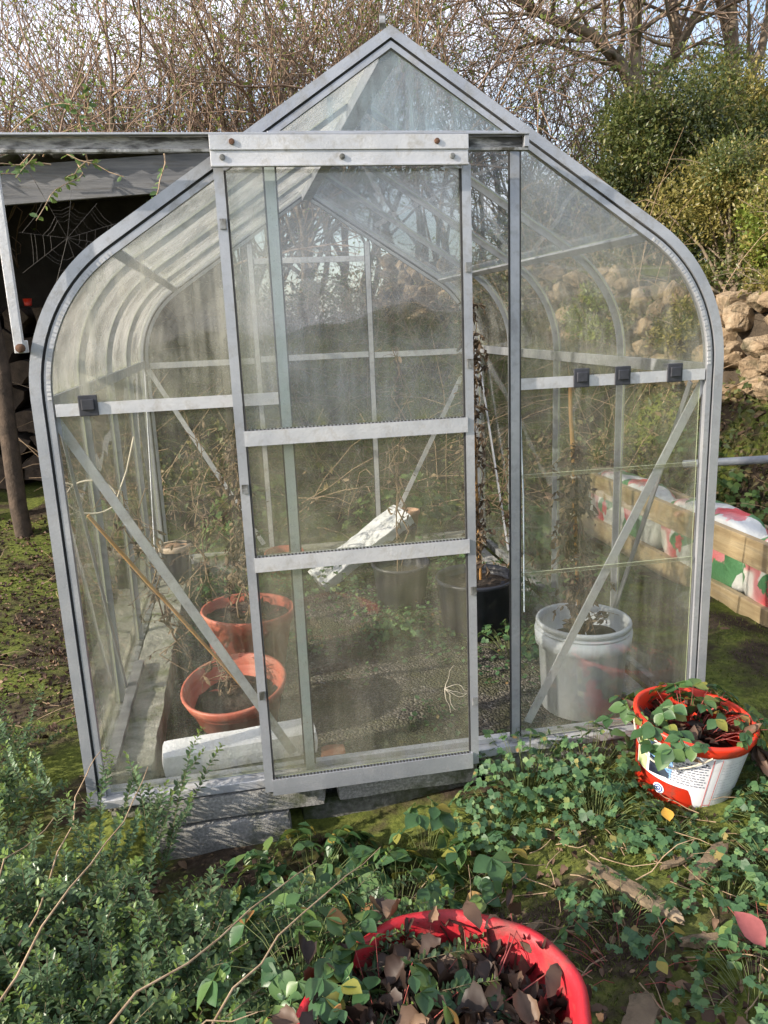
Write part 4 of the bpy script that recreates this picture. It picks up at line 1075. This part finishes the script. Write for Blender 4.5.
# ------------------------------------------------------------------ dead tomato plants, canes, string
def dead_plant(name, base, top, n, spread, label, leafn=120, group='dead tomato plants on canes', ls=(.015, .045), mat=L_CRISP):
    e = empty(name, base, label, 'dead plant', group)
    base, top = V(base), V(top); sm = MB(); P = []; D = []
    for s in range(3):
        k = 10; pts = []
        for i in range(k + 1):
            t = i / k; q = base.lerp(top, t) + V((rng.gauss(0, spread * .25), rng.gauss(0, spread * .25), 0)) * (1 if 0 < i else .4); pts.append(q)
        sm.tube(pts, taper(.0045, .002, k + 1), 4, 0, False)
    for i in range(n):
        t = rng.uniform(.1, 1); q = base.lerp(top, t); a = rng.uniform(0, 6.28)
        pts = arc_pts(q, (math.cos(a), math.sin(a), rng.uniform(-.2, .5)), rng.uniform(.5, 1.4) * spread, 5, 1.4, .3)
        sm.tube(pts, taper(.0018, .0008, 6), 3, 0, False)
        for w in range(max(1, leafn // n)):
            f = rng.uniform(.2, 1) * 5; j = min(4, int(f)); P.append(pts[j].lerp(pts[j + 1], f - j)); D.append((rng.gauss(0, .5), rng.gauss(0, .5), rng.uniform(-1.3, .1)))
    lv = Leaves(); k = len(P); L = nr.uniform(*ls, k); lv.add(P, D, runit(k), L, L * .45, CURL_V, OVAL_F)
    sm.build('stem', DRYST, e); lv.build('foliage', mat, e)
    return e
def cane(p0, p1, r_, label, mat=CANE, name='bamboo_cane', cat='cane'):
    p0, p1 = V(p0), V(p1); n = 9; pts = [p0.lerp(p1, i / n) + V((rng.gauss(0, .0015), rng.gauss(0, .0015), 0)) for i in range(n + 1)]
    m_ = MB(); m_.tube(pts, [r_ * (1.18 if i % 3 == 1 else 1) for i in range(n + 1)], 7, 0)
    return tag(m_.build(name, mat), label, cat, 'bamboo canes')
c1 = cane((.676, .31, .335), (.636, .33, 1.25), .0065, 'orange brown bamboo cane standing in the grey bucket')
cane((.55, 1.08, .33), (.500, 1.06, 1.62), .0065, 'bamboo cane standing in the navy black pot')
cane((-.475, .38, .215), (-.915, .22, .95), .0055, 'bamboo cane leaning from the tilted pot to the left glass')
for z in (.64, .80, .93):
    m_ = MB(); pts = [V((.655 + .014 * math.cos(a), .318 + .014 * math.sin(a), z + .004 * math.sin(3 * a))) for a in np.linspace(0, 6.6, 12)]
    m_.tube(pts, .0035, 5); tag(m_.build('twine_tie', TWINE), 'white twine tie round the cane in the grey bucket', 'tie', 'twine ties on the cane')
dead_plant('dead_tomato_plant', (.69, .30, .345), (.65, .33, 1.05), 110, .10, 'withered brown tomato plant tied up in the grey bucket', 900)
dead_plant('dead_tomato_plant', (.53, 1.06, .33), (.505, 1.06, 1.55), 130, .095, 'tall withered tomato plant hanging in the open doorway', 900)
dead_plant('dead_tomato_plant', (-.50, .90, .33), (-.46, .88, 1.12), 120, .13, 'withered plant standing in the tall terracotta coloured pot', 700)
dead_plant('dead_tomato_plant', (-.56, .48, .22), (-.60, .50, .36), 12, .10, 'short dead stems in the tilted terracotta coloured pot', 24)
dead_plant('dead_tomato_plant', (.28, 1.52, .24), (.30, 1.54, 1.35), 26, .10, 'thin dead stems rising from the smaller black pot', 60)
dead_plant('dead_tomato_plant', (-.72, .75, .20), (-.86, .55, .95), 50, .13, 'tangle of dry stems beside the left kerb', 120)
dead_plant('dead_tomato_plant', (-.70, 1.6, .10), (-.66, 1.7, 1.0), 50, .16, 'dry brown plant at the back left of the greenhouse', 160)
dead_plant('dead_tomato_plant', (.80, 1.3, .10), (.78, 1.3, .95), 36, .16, 'dry brown plant at the back right of the greenhouse', 110)
m_ = MB(); pts = [V((-.91 + .075 * math.cos(a), .28 + .01 * a, .985 + .055 * math.sin(a))) for a in np.linspace(.2, 5.6, 22)] + [V((-.80, .3, 1.06)), V((-.77, .32, 1.16))]
m_.tube(pts, .003, 5); tag(m_.build('plant_tie', TWINE), 'pale looped plant tie hanging inside the left glass', 'tie')
for dx, lb in ((0, 'pale blue string hanging steeply in the doorway beside the dead tomato'), (.035, 'second blue string from a higher point in the doorway')):
    m_ = MB(); m_.tube([(.53 + dx, .62, 1.05 + dx * 4), (.56 + dx, .66, .80), (.60 + dx * .6, .72, .30)], .003, 5); tag(m_.build('string', BLUES), lb, 'string', 'blue strings in the doorway')
# little dry root stuck on the outside of the lower door pane
m_ = MB()
for k in range(6):
    m_.tube(arc_pts((.085, -.062, .40), (rng.gauss(0, 1), -.02, rng.gauss(0, 1)), .085, 6, .3, .35), taper(.0012, .0005, 7), 4, 0, False)
for q in range(len(m_.v)):
    x, y, z = m_.v[q]; m_.v[q] = (x, -.060 - abs(y + .062) * .25 - .002, z)
tag(m_.build('dry_tendril', TWINE), 'pale dry tendril stuck to the lowest door pane', 'tendril')

# ------------------------------------------------------------------ raised bed
BX = 1.80
BED = empty('raised_bed', (2.1, 1.7, gh(2.1, 1.7)), 'raised bed of new timber planks holding printed compost bags', 'raised bed')
def plank(x0, x1, y0, y1, z0, z1, name='plank'):
    m_ = MB(); m_.box(x0, x1, y0, y1, z0, z1); return m_.build(name, PINE, BED, bevel=.004)
plank(BX, BX + .040, .15, 3.02, .015, .138); plank(BX - .012, BX + .028, .15, 3.05, .310, .440)
plank(BX + .05, 2.06, 2.98, 3.025, .02, .40); plank(2.07, 2.10, .2, 3.02, .02, .40)
for y in (.5, 1.45, 2.9): plank(BX + .046, BX + .10, y, y + .055, .0, .43, 'post')
def bag(c, sx, sy, sz, label, seed, rot=0):
    m_ = MB(); nu, nv = 36, 22; vs = []
    for j in range(nv + 1):
        for i in range(nu):
            a = 2 * math.pi * i / nu; b = -math.pi / 2 + math.pi * j / nv
            f = lambda t, e: math.copysign(abs(t) ** e, t)
            q = V((sx * f(math.cos(b), .5) * f(math.cos(a), .45), sy * f(math.cos(b), .5) * f(math.sin(a), .45), sz * f(math.sin(b), .75)))
            q += q.normalized() * (.016 * noise.noise(q * 7 + V((seed, 0, 0))) + .010 * noise.noise(q * 22 + V((seed, 4, 0))))
            q.rotate(Matrix.Rotation(rot, 3, 'Z')); vs.append(V(c) + q)
    fs = [(j * nu + i, j * nu + (i + 1) % nu, (j + 1) * nu + (i + 1) % nu, (j + 1) * nu + i) for j in range(nv) for i in range(nu)]
    m_.add(vs, fs, 0, True)
    return tag(m_.build('compost_bag', BAG), label, 'compost bag', 'printed plastic compost bags in the raised bed')
bag((1.945, .70, .245), .12, .42, .215, 'green and red printed compost bag at the near end of the raised bed', 1)
bag((1.945, 1.48, .255), .12, .40, .220, 'white and red printed compost bag in the middle of the raised bed', 5)
bag((1.945, 2.38, .245), .12, .46, .215, 'pale printed compost bag at the far end of the raised bed', 9)
m_ = MB(); m_.tube([(1.98, 1.86, .62), (2.35, 1.42, .70), (2.9, .9, .86)], .022, 10); tag(m_.build('pipe', PIPE), 'grey plastic pipe lying across the bank behind the raised bed', 'pipe')

# ------------------------------------------------------------------ stone wall
def stone(m_, c, sx, sy, sz, seed, ang):
    """split rock: hull of a scatter of points, so its breaks stay crisp"""
    r_ = random.Random(seed * 7 + 3); b = bmesh.new()
    for k in range(18):
        d_ = V((r_.gauss(0, 1), r_.gauss(0, 1), r_.gauss(0, 1))).normalized()
        f = 1 / max(abs(d_.x) ** 4 + abs(d_.y) ** 4 + abs(d_.z) ** 4, 1e-3) ** .25 * r_.uniform(.86, 1.06)
        b.verts.new((d_.x * f * sx, d_.y * f * sy, d_.z * f * sz))
    bmesh.ops.convex_hull(b, input=b.verts)
    bmesh.ops.delete(b, geom=[v for v in b.verts if not v.link_faces], context='VERTS')
    bmesh.ops.dissolve_limit(b, angle_limit=R(14), verts=b.verts, edges=b.edges)
    bmesh.ops.bevel(b, geom=list(b.edges), offset=.009, segments=1, affect='EDGES')
    bmesh.ops.triangulate(b, faces=b.faces)
    bmesh.ops.subdivide_edges(b, edges=b.edges, cuts=2, use_grid_fill=True)
    b.verts.ensure_lookup_table(); b.verts.index_update()
    M = Matrix.Translation(c) @ Matrix.Rotation(ang, 4, 'Z') @ Matrix.Rotation(r_.uniform(-.25, .25), 4, 'X') @ Matrix.Rotation(r_.uniform(-.15, .15), 4, 'Y')
    vs = []
    for v in b.verts:
        q = v.co.copy(); q += noise.noise_vector(q * 18 + V((seed, 0, 0))) * .010 + noise.noise_vector(q * 45 + V((seed, 0, 0))) * .005; vs.append(M @ q)
    m_.add(vs, [[v.index for v in f.verts] for f in b.faces], 0, False); b.free()
WE = empty('stone_wall', (wallx(3), 3, .8), 'rough rubble stone wall below the hedge at the right', 'wall')
m_ = MB(); k = 0
y = .6
def basez(y): return .86 + .14 * max(0, y - 3)
for row in range(5):
    y = .4 + rng.uniform(0, .2)
    while y < 7.2:
        w_ = rng.uniform(.10, .27); hh = rng.uniform(.065, .100)
        slope = (wallx(y + .1) - wallx(y - .1)) / .2
        z = basez(y) + .05 + row * .152 + rng.gauss(0, .03)
        stone(m_, (wallx(y) + rng.uniform(-.03, .05) + row * .028, y, z), rng.uniform(.11, .16), w_ / 2 * 1.08, hh * 1.08, k, math.atan2(-slope, 1) if False else -math.atan(slope))
        y += w_ * rng.uniform(1.0, 1.3); k += 1
m_.build('stones', STONE, WE)
m_ = MB(); a = []; ysw = np.arange(.2, 7.4, .2)
vs = []
for y in ysw:
    for dz, dx in ((-.1, .05), (.55, .14), (.62, .5), (-.1, .5)): vs.append((wallx(y) + dx, y, basez(y) + dz))
m_.add(vs, [(i * 4 + j, i * 4 + (j + 1) % 4, (i + 1) * 4 + (j + 1) % 4, (i + 1) * 4 + j) for i in range(len(ysw) - 1) for j in range(4)] + [(0, 1, 2, 3)], 0)
m_.build('earth_core', EARTH, WE)

# ------------------------------------------------------------------ leafy shrubs
def bush(name, c, rx, ry, rz, n, mats, label, cat='shrub', ls=(.03, .055), clumps=26, group=None, shoots=40, minz=None):
    base = (c[0], c[1], c[2] - rz * .9)
    e = empty(name, base, label, cat, group)
    sm = MB(); lv = Leaves()
    cs = []
    for k in range(clumps):
        d_ = runit(1)[0] * nr.uniform(.45, .95)
        cs.append((np.array(c) + d_ * np.array([rx, ry, rz]) * nr.uniform(.72, 1.0), nr.uniform(.20, .44) * min(rx, rz)))
        p1 = V(cs[-1][0]); p0 = V(base) + V((rng.gauss(0, rx * .15), rng.gauss(0, ry * .15), 0)); mid = (p0 + p1) / 2 + V((0, 0, rz * .15))
        sm.tube([p0, mid, p1], [.025, .014, .006], 5, 0, False)
    per = n // clumps
    for ci, (cc, r_) in enumerate(cs):
        u = runit(per); q = cc + u * (r_ * (nr.random(per) ** .40))[:, None] * np.array([1, 1, .9])
        q += nr.normal(0, .03, (per, 3))
        D = u * .7 + runit(per) * .8 + np.array([0, 0, .15]); NN = u * .7 + np.array([0, 0, .6]) + runit(per) * .5
        L = nr.uniform(ls[0] * .8, ls[1] * 1.25, per); lv.add(q, D, NN, L, L * .55, DIA_V, DIA_F, ci % len(mats) if rng.random() < .8 else 0)
    for k in range(shoots):
        cc, r_ = cs[rng.randrange(clumps)]
        d_ = runit(1)[0]; d_[2] = abs(d_[2]) * .8 + .2
        pts = arc_pts(cc + d_ * r_ * .8, d_, rng.uniform(.15, .4), 4, .3, .15); sm.tube(pts, taper(.004, .0015, 5), 3, 0, False)
        m2 = 22; f = nr.uniform(0, 3.99, m2); i_ = f.astype(int); A = np.array([tuple(p) for p in pts])
        q = A[i_] + (A[i_ + 1] - A[i_]) * (f - i_)[:, None]
        L = nr.uniform(ls[0] * .8, ls[1], m2); lv.add(q, runit(m2) + d_, runit(m2) * .6 + np.array([0, 0, 1]), L, L * .5, DIA_V, DIA_F, len(mats) - 1)
    sm.build('stem', BARK, e); lv.build('foliage', mats, e)
    return e
bush('evergreen_bush', (4.0, 6.0, 2.75), 1.0, .85, 1.15, 52000, [L_HEDGE, L_HEDGE, L_HEDGE, L_IVY, L_HEDGEY], 'tall dark green evergreen bush above the stone wall, right of the greenhouse roof', 'bush', (.025, .048), 64, 'hedge bushes above the wall', 70)
bush('evergreen_bush', (4.02, 4.5, 2.15), .74, .80, .80, 40000, [L_HEDGEY, L_HEDGE], 'yellowish brown bush directly above the stone wall', 'bush', (.022, .042), 60, 'hedge bushes above the wall', 60)
bush('evergreen_bush', (3.80, 3.5, 1.95), .34, .6, .50, 20000, [L_HEDGEL, L_HEDGEY], 'bright lime green bush at the picture edge above the wall', 'bush', (.022, .042), 40, 'hedge bushes above the wall', 50)
bush('evergreen_bush', (3.2, 6.6, 2.25), .75, .7, .75, 22000, [L_HEDGE, L_HEDGEY], 'lower evergreen bush behind the right roof slope', 'bush', (.03, .055), 30, 'hedge bushes above the wall', 50)
bush('evergreen_bush', (5.3, 6.5, 2.95), 1.0, 1.0, 1.35, 30000, [L_HEDGE, L_HEDGEY], 'large evergreen bush behind the yellowish one', 'bush', (.035, .06), 34, 'hedge bushes above the wall', 40)
bush('ivy', (-3.5, 4.9, 2.75), 1.0, .6, .45, 12000, [L_IVY], 'dark ivy mass on the shed roof at the left picture edge', 'ivy', (.03, .06), 24, None, 30)
# bank undergrowth behind the greenhouse: one mass
lv = Leaves(); sm_pts = []
n = 26000
X = nr.uniform(-1.7, 3.2, n); Y = nr.uniform(3.3, 7.5, n)
Z = np.array([gh(x, y) for x, y in zip(X, Y)])
dens = np.array([noise.noise(V((x * 1.1, y * 1.1, 2))) for x, y in zip(X, Y)])
hh = np.clip(.35 + dens * .9, .05, 1.0) * nr.random(n) ** .7
X2 = nr.uniform(2.12, 3.15, 7000); Y2 = nr.uniform(.6, 3.6, 7000)
X = np.concatenate([X, X2]); Y = np.concatenate([Y, Y2]); Z = np.concatenate([Z, [gh(x, y) for x, y in zip(X2, Y2)]]); hh = np.concatenate([hh, .22 * nr.random(7000) ** 1.5 * np.array([max(0.1, .6 + noise.noise(V((x * 3, y * 3, 9)))) for x, y in zip(X2, Y2)])]); n = len(X)
P = np.stack([X, Y, Z + hh], 1); L = nr.uniform(.025, .065, n)
lv.add(P, runit(n) + np.array([0, -.2, .2]), runit(n) * .7 + np.array([0, -.4, .8]), L, L * .6, DIA_V, DIA_F)
tag(lv.build('undergrowth', L_BRAM), 'brambly brown and green undergrowth on the bank behind the greenhouse', 'undergrowth', kind='stuff')
sm = MB()
for k in range(900):
    x, y = rng.uniform(-1.7, 3.2), rng.uniform(3.2, 7.2)
    sm.tube(arc_pts((x, y, gh(x, y)), (rng.gauss(0, .6), rng.gauss(-.2, .5), 1), rng.uniform(.5, 1.5), 6, 1.1, .12), taper(.005, .002, 7), 3, 0, False)
tag(sm.build('brambles', TANST), 'tangle of dry bramble stems on the bank', 'brambles', kind='stuff')
GI = 'leafy creepers on the stone wall'
bush('ivy', (2.60, 4.35, 1.38), .22, .50, .34, 5000, [L_HEDGEL, L_BRAM], 'green creeper covering the stone wall seen through the right panes', 'ivy', (.025, .05), 24, GI, 20)
bush('ivy', (2.82, 3.45, 1.30), .14, .34, .26, 2600, [L_HEDGEY, L_BRAM], 'brownish yellow creeper in the middle of the stone wall', 'ivy', (.02, .045), 16, GI, 16)
bush('ivy', (2.98, 2.2, 1.22), .12, .28, .20, 1600, [L_HEDGEL, L_BRAM], 'small green creeper patch on the face of the near stone wall', 'ivy', (.02, .045), 12, GI, 14)
bush('ivy', (2.05, 5.3, 1.55), .30, .45, .42, 5000, [L_BRAM, L_HEDGE], 'brownish creeper over the far end of the stone wall', 'ivy', (.025, .05), 24, GI, 20)
bush('ivy', (3.15, 2.55, 1.60), .20, .60, .14, 3500, [L_HEDGEY, L_BRAM], 'yellowish creeper draped over the top of the near stone wall', 'ivy', (.02, .04), 20, GI, 24)
# creeper on the shed fascia
e = empty('creeper', (-1.35, 3.05, 2.6), 'thin leafy creeper hanging from the shed roof beside the cobweb', 'creeper')
sm = MB(); P = []; D = []
for k in range(13):
    p0 = V((rng.uniform(-1.75, -.6), 3.05 + rng.uniform(-.06, .05), rng.uniform(2.42, 2.62)))
    pts = arc_pts(p0, (rng.gauss(0, .6), -.35, rng.uniform(-.6, .6)), rng.uniform(.3, .75), 7, .9, .2); sm.tube(pts, taper(.005, .0018, 8), 4, 0, False)
    for w in range(16):
        f = rng.uniform(1, 6.99); j = int(f); P.append(pts[j].lerp(pts[j + 1], f - j)); D.append((rng.gauss(0, 1), rng.gauss(0, 1), rng.gauss(-.2, .6)))
lv = Leaves(); L = nr.uniform(.025, .055, len(P)); lv.add(P, D, runit(len(P)) + np.array([0, -.3, .6]), L, L * .6)
sm.build('stem', TANST, e); lv.build('foliage', L_HERB, e)

# ------------------------------------------------------------------ trees
def grow(m_, p, d_, L, r_, lvl, mx, kids, tips, up=.1, wob=.16, mi=1, ratio=(.45, .72)):
    n = max(3, min(9, int(L / .2))); p = V(p); d_ = V(d_).normalized(); pts = [p.copy()]; ds = [d_.copy()]
    for i in range(n):
        d_ = (d_ + V((rng.gauss(0, wob), rng.gauss(0, wob), rng.gauss(0, wob) + up * .3))).normalized(); p = p + d_ * (L / n); pts.append(p.copy()); ds.append(d_.copy())
    rad = taper(r_, max(.0045, r_ * (.5 if lvl < mx else .4)), n + 1)
    m_.tube(pts, rad, 7 if r_ > .03 else (4 if r_ > .009 else 3), 0 if r_ > .022 else mi, False)
    if lvl >= mx:
        tips.append((pts[-1], ds[-1])); tips.append((pts[n // 2], ds[n // 2])); return
    k = kids[lvl]
    for c in range(k):
        t = rng.uniform(.25, 1) if c else 1.0; f = t * n; i = min(n - 1, int(f)); q = pts[i].lerp(pts[i + 1], f - i)
        ax = runit(1)[0]; b = V(ax) - ds[i] * V(ax).dot(ds[i]); b.normalize(); a = R(rng.uniform(18, 58))
        grow(m_, q, ds[i] * math.cos(a) + b * math.sin(a), L * rng.uniform(*ratio), rad[i] * rng.uniform(.45, .68), lvl + 1, mx, kids, tips, up, wob, mi, ratio)
def bare_tree(name, base, stems, label, group=None, kids=(6, 6, 4), L=(2.2, 3.2), r0=.046, buds=4, tiltx=.2, up=.2, bm=L_BUD):
    e = empty(name, base, label, 'tree', group)
    m_ = MB(); tips = []
    for s in range(stems):
        grow(m_, V(base) + V((rng.gauss(0, .12), rng.gauss(0, .1), 0)), (rng.gauss(tiltx, .28), rng.gauss(0, .2), 1), rng.uniform(*L), r0 * rng.uniform(.7, 1.2), 0, 3, kids, tips, up)
    m_.build('branches', [BARK, TWIG], e)
    P = []; D = []
    for q, d_ in tips:
        for b in range(buds):
            if rng.random() < .45: P.append(q + V((rng.gauss(0, .03), rng.gauss(0, .03), rng.gauss(0, .03)))); D.append(d_ + V((rng.gauss(0, .5), rng.gauss(0, .5), 0)))
    if P:
        lv = Leaves(); L_ = nr.uniform(.025, .06, len(P)); lv.add(P, D, runit(len(P)), L_, L_ * .6, DIA_V, DIA_F); lv.build('foliage', bm, e)
    return e
TL = 'bare multi-stemmed thicket tree with fine reddish twigs behind shed and greenhouse'
TG = 'bare thicket trees behind the greenhouse'
for x, y, st, tx in ((-4.6, 7.4, 4, -.25), (-3.5, 8.2, 4, -.35), (-2.6, 7.2, 5, -.3), (-1.8, 8.4, 5, -.15), (-1.1, 7.3, 5, 0), (-.3, 8.2, 5, .05), (.45, 7.3, 5, .1), (1.15, 8.3, 5, .05), (1.9, 7.5, 4, -.05), (2.6, 8.8, 4, 0), (.1, 9.6, 4, 0), (-2.2, 9.8, 4, -.1), (-.8, 9.2, 4, .1), (3.6, 9.4, 5, .1), (4.4, 10.2, 5, 0), (5.9, 10.0, 5, .1), (7.2, 9.6, 5, 0)):
    bare_tree('bare_tree', (x, y, gh(x, y) - .05), st, TL, TG, tiltx=tx)
# big sunlit tree on the right
e = empty('bare_tree', (5.0, 8.4, gh(5, 8.4)), 'large pale trunked bare tree with a sweeping limb above the evergreen bushes', 'tree')
m_ = MB(); z0 = gh(5, 8.4) - .1
m_.tube([(4.95, 8.4, z0), (4.95, 8.3, 2.9), (4.85, 8.2, 3.7), (4.8, 8.1, 4.3)], [.17, .14, .12, .10], 10, 0, False); m_.build('trunk', BARK, e)
m_ = MB(); tips = []
def limb(pts, r0, r1, kid, L):
    m_.tube(pts, taper(r0, r1, len(pts)), 8, 0, False)
    for k in range(kid):
        f = rng.uniform(.5, len(pts) - 1.01); i = int(f); q = V(pts[i]).lerp(V(pts[i + 1]), f - i)
        b = V(runit(1)[0]); b.z = abs(b.z) * .8 + .15
        grow(m_, q, b, L * rng.uniform(.7, 1.2), (r0 + (r1 - r0) * f / len(pts)) * .42, 1, 3, (6, 5, 4), tips, .05)
limb([(4.82, 8.1, 4.1), (4.55, 8.0, 4.45), (4.1, 7.9, 4.75), (3.55, 7.8, 4.86), (3.0, 7.7, 5.05), (2.3, 7.6, 5.15), (1.7, 7.5, 5.0)], .085, .025, 26, 1.2)
limb([(4.8, 8.1, 4.25), (4.78, 8.1, 4.9), (4.7, 8.2, 5.6), (4.75, 8.2, 6.5)], .085, .05, 12, 1.3)
limb([(4.88, 8.2, 3.9), (5.25, 8.0, 4.5), (5.6, 7.9, 5.2), (6.1, 7.8, 6.0)], .08, .03, 14, 1.2)
limb([(5.3, 8.0, 4.6), (5.25, 8.1, 5.3), (5.4, 8.1, 6.2)], .08, .04, 5, 1.1)
m_.build('branches', [BARK, TWIG], e)
e = empty('bare_tree', (6.3, 8.0, gh(6.3, 8)), 'second pale bare tree at the top right picture edge', 'tree')
m_ = MB(); tips = []
m_.tube([(6.2, 8.0, 1.4), (6.15, 8.0, 3.6), (6.0, 8.0, 5.2)], [.15, .12, .07], 8, 0, False); m_.build('trunk', BARK, e)
m_ = MB()
limb([(6.12, 8, 3.8), (6.4, 7.9, 4.6), (6.5, 7.8, 5.6)], .08, .03, 7, 1.1); limb([(6.05, 8, 4.6), (5.8, 8, 5.3), (5.3, 8, 6.1)], .06, .03, 6, 1.0)
m_.build('branches', [BARK, TWIG], e)

# ------------------------------------------------------------------ shed
SX0, SX1, SY = -5.0, -.50, 3.2
SH = empty('shed', (-2.9, 4.2, .3), 'open fronted dark timber shed with a grey fascia board and corrugated roof', 'shed')
def sp(name, m_, mats, bevel=.003): return m_.build(name, mats, SH, bevel=bevel)
m_ = MB(); m_.bar((SX0, SY, 2.135), (SX1, SY, 2.415), .215, .035, (0, 1, 0)); sp('fascia_board', m_, GREYW)
m_ = MB(); n = 90; vs = []
for i in range(n + 1):
    x = SX0 + (SX1 + .05 - SX0) * i / n
    for yy, zz in ((SY - .09, 2.29), (SY + 2.6, 2.40)):
        for t in (0, -.008): vs.append((x, yy, zz + (x - SX0) * .0622 + .018 * math.sin(i * math.pi / 1.5) + t))
m_.add(vs, [(i * 4, i * 4 + 4, i * 4 + 6, i * 4 + 2) for i in range(n)] + [(i * 4 + 1, i * 4 + 3, i * 4 + 7, i * 4 + 5) for i in range(n)] + [(i * 4, i * 4 + 1, i * 4 + 5, i * 4 + 4) for i in range(n)], 0, True)
sp('roof', m_, ROOFT, 0)
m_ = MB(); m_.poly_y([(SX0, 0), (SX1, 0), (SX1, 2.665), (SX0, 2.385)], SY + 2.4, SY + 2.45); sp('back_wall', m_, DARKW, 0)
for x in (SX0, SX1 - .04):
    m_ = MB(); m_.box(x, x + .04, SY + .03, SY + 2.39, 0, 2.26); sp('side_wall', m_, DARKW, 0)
for x in (-1.93, -3.4):
    m_ = MB(); pts = [V((x + rng.gauss(0, .008), SY + .1, gh(x, SY) - .1 + 2.4 * k / 8)) for k in range(9)]; m_.tube(pts, [.055 + rng.gauss(0, .004) for k in range(9)], 10); sp('post', m_, LOGW, 0)
lk = 0
lpos = []
for row in range(7):
    for k in range(9): lpos.append((-3.0 + k * .235 + (row % 2) * .11 + rng.gauss(0, .01), row))
for x, row in lpos:
    r_ = rng.uniform(.085, .112); y0 = 4.35 + rng.uniform(-.12, .12)
    m_ = MB(); a = rng.uniform(0, 6); z = .45 + row * .19
    vs = []
    n = 9
    for yy in (y0, y0 + .6):
        for j in range(n): vs.append((x + r_ * math.cos(a + j * 6.283 / n) * (1 + .30 * math.sin(j * 2.3 + a * 3)), yy, z + r_ * math.sin(a + j * 6.283 / n) * (1 + .30 * math.cos(j * 1.7 + a * 5))))
    m_.add(vs, [(j, (j + 1) % n, n + (j + 1) % n, n + j) for j in range(n)] + [tuple(range(n))[::-1], tuple(range(n, 2 * n))])
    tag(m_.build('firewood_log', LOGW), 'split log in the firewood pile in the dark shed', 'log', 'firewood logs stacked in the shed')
m_ = MB(); m_.lathe([(0, 0), (.024, 0), (.030, .055), (.033, .055), (.028, 0.005)], 16, Matrix.Translation((-1.985, 4.55, 1.69)))
tag(m_.build('small_tub', REDB), 'tiny red tub on top of the firewood in the dark shed', 'tub')
# cobweb between track and gable
m_ = MB(); c = V((-.905, .60, 1.735))
c = V((-.93, .55, 1.76)); spokes = []
for k, (ex, ez) in enumerate(((-.985, 1.885), (-1.07, 1.78), (-1.075, 1.66), (-.99, 1.60), (-.90, 1.625), (-.83, 1.68), (-.79, 1.735), (-.78, 1.80), (-.83, 1.86), (-.90, 1.90))):
    p = V((ex, .55, ez)); spokes.append(p); m_.tube([c, p], .0005, 3, 0, False)
for ring in range(3, 12):
    t = ring / 12
    for k in range(len(spokes)):
        if rng.random() < .5: continue
        t = ring / 12 + rng.uniform(-.02, .02)
        a_ = c.lerp(spokes[k], t); b_ = c.lerp(spokes[(k + 1) % len(spokes)], t); m_.tube([a_, (a_ + b_) / 2 * .985 + c * .015 + V((0, 0, -.006)), b_], .00042, 3, 0, False)
m_.tube([(-.985, .55, 1.885), (-.96, .2, 1.93), (-.95, -.07, 1.925)], .001, 3, 0, False); m_.tube([(-.99, .55, 1.60), (-.975, .55, 1.45)], .001, 3, 0, False); m_.tube([(-.79, .55, 1.735), (-.76, .55, 1.69)], .001, 3, 0, False)
tag(m_.build('cobweb', WEB), 'dusty spider web strung between the door track and the left roof slope', 'cobweb')

# ------------------------------------------------------------------ light, sky, camera
SUN_EL, SUN_AZ = R(24), None
to_sun = V((-.93, -.27, 0)).normalized() * math.cos(SUN_EL) + V((0, 0, math.sin(SUN_EL)))
sun = bpy.data.lights.new('sun', 'SUN'); sun.energy = 4.3; sun.angle = R(.5); sun.color = (1, .90, .76)
so = bpy.data.objects.new('sun', sun); COL.objects.link(so); so.rotation_euler = to_sun.to_track_quat('Z', 'Y').to_euler()
wd = bpy.data.worlds.new('World'); SC.world = wd; wd.use_nodes = True
nt = wd.node_tree; nt.nodes.clear()
out = N(nt, 'ShaderNodeOutputWorld'); bg = N(nt, 'ShaderNodeBackground'); nt.links.new(bg.outputs[0], out.inputs[0])
sk = N(nt, 'ShaderNodeTexSky', sky_type='NISHITA'); sk.sun_disc = False; sk.sun_elevation = SUN_EL
sk.sun_rotation = math.atan2(to_sun.x, to_sun.y); sk.dust_density = 2.0; sk.air_density = 1.0; sk.ozone_density = 1.2
# thin bright cloud
cn = ntex(nt, 2.3, 7, .55, coord(nt, (1, 1, 2.4), 'Generated'), .4)
cf = ramp(nt, [(.42, g3(.1)), (.66, g3(.75))], cn.outputs[0]).outputs[0]
nt.links.new(mixc(nt, cf, sk.outputs[0], (8.2, 8.2, 9.0)), bg.inputs[0]); bg.inputs[1].default_value = .135
cam = bpy.data.cameras.new('camera'); co = bpy.data.objects.new('camera', cam); COL.objects.link(co); SC.camera = co
yaw, pit, rol = .173, .2358, -.0415
fw = V((math.sin(yaw) * math.cos(pit), math.cos(yaw) * math.cos(pit), -math.sin(pit))); r_ = V((math.cos(yaw), -math.sin(yaw), 0)); u_ = r_.cross(fw)
r2 = r_ * math.cos(rol) + u_ * math.sin(rol); u2 = u_ * math.cos(rol) - r_ * math.sin(rol)
co.matrix_world = Matrix.Translation((-.4476, -2.186, 1.4726)) @ Matrix((r2, u2, -fw)).transposed().to_4x4()
cam.sensor_fit = 'VERTICAL'; cam.sensor_height = 36; cam.lens = 797.07 / 1024 * 36; cam.clip_start = .05; cam.clip_end = 500
cy = SC.cycles
cy.transparent_max_bounces = 40; cy.max_bounces = 8; cy.diffuse_bounces = 4; cy.glossy_bounces = 4; cy.transmission_bounces = 4; cy.caustics_reflective = False; cy.caustics_refractive = False; cy.use_denoising = True
vs_ = SC.view_settings
vs_.view_transform = 'Standard'; vs_.look = 'None'; vs_.gamma = 1; vs_.use_curve_mapping = False; vs_.exposure = .86
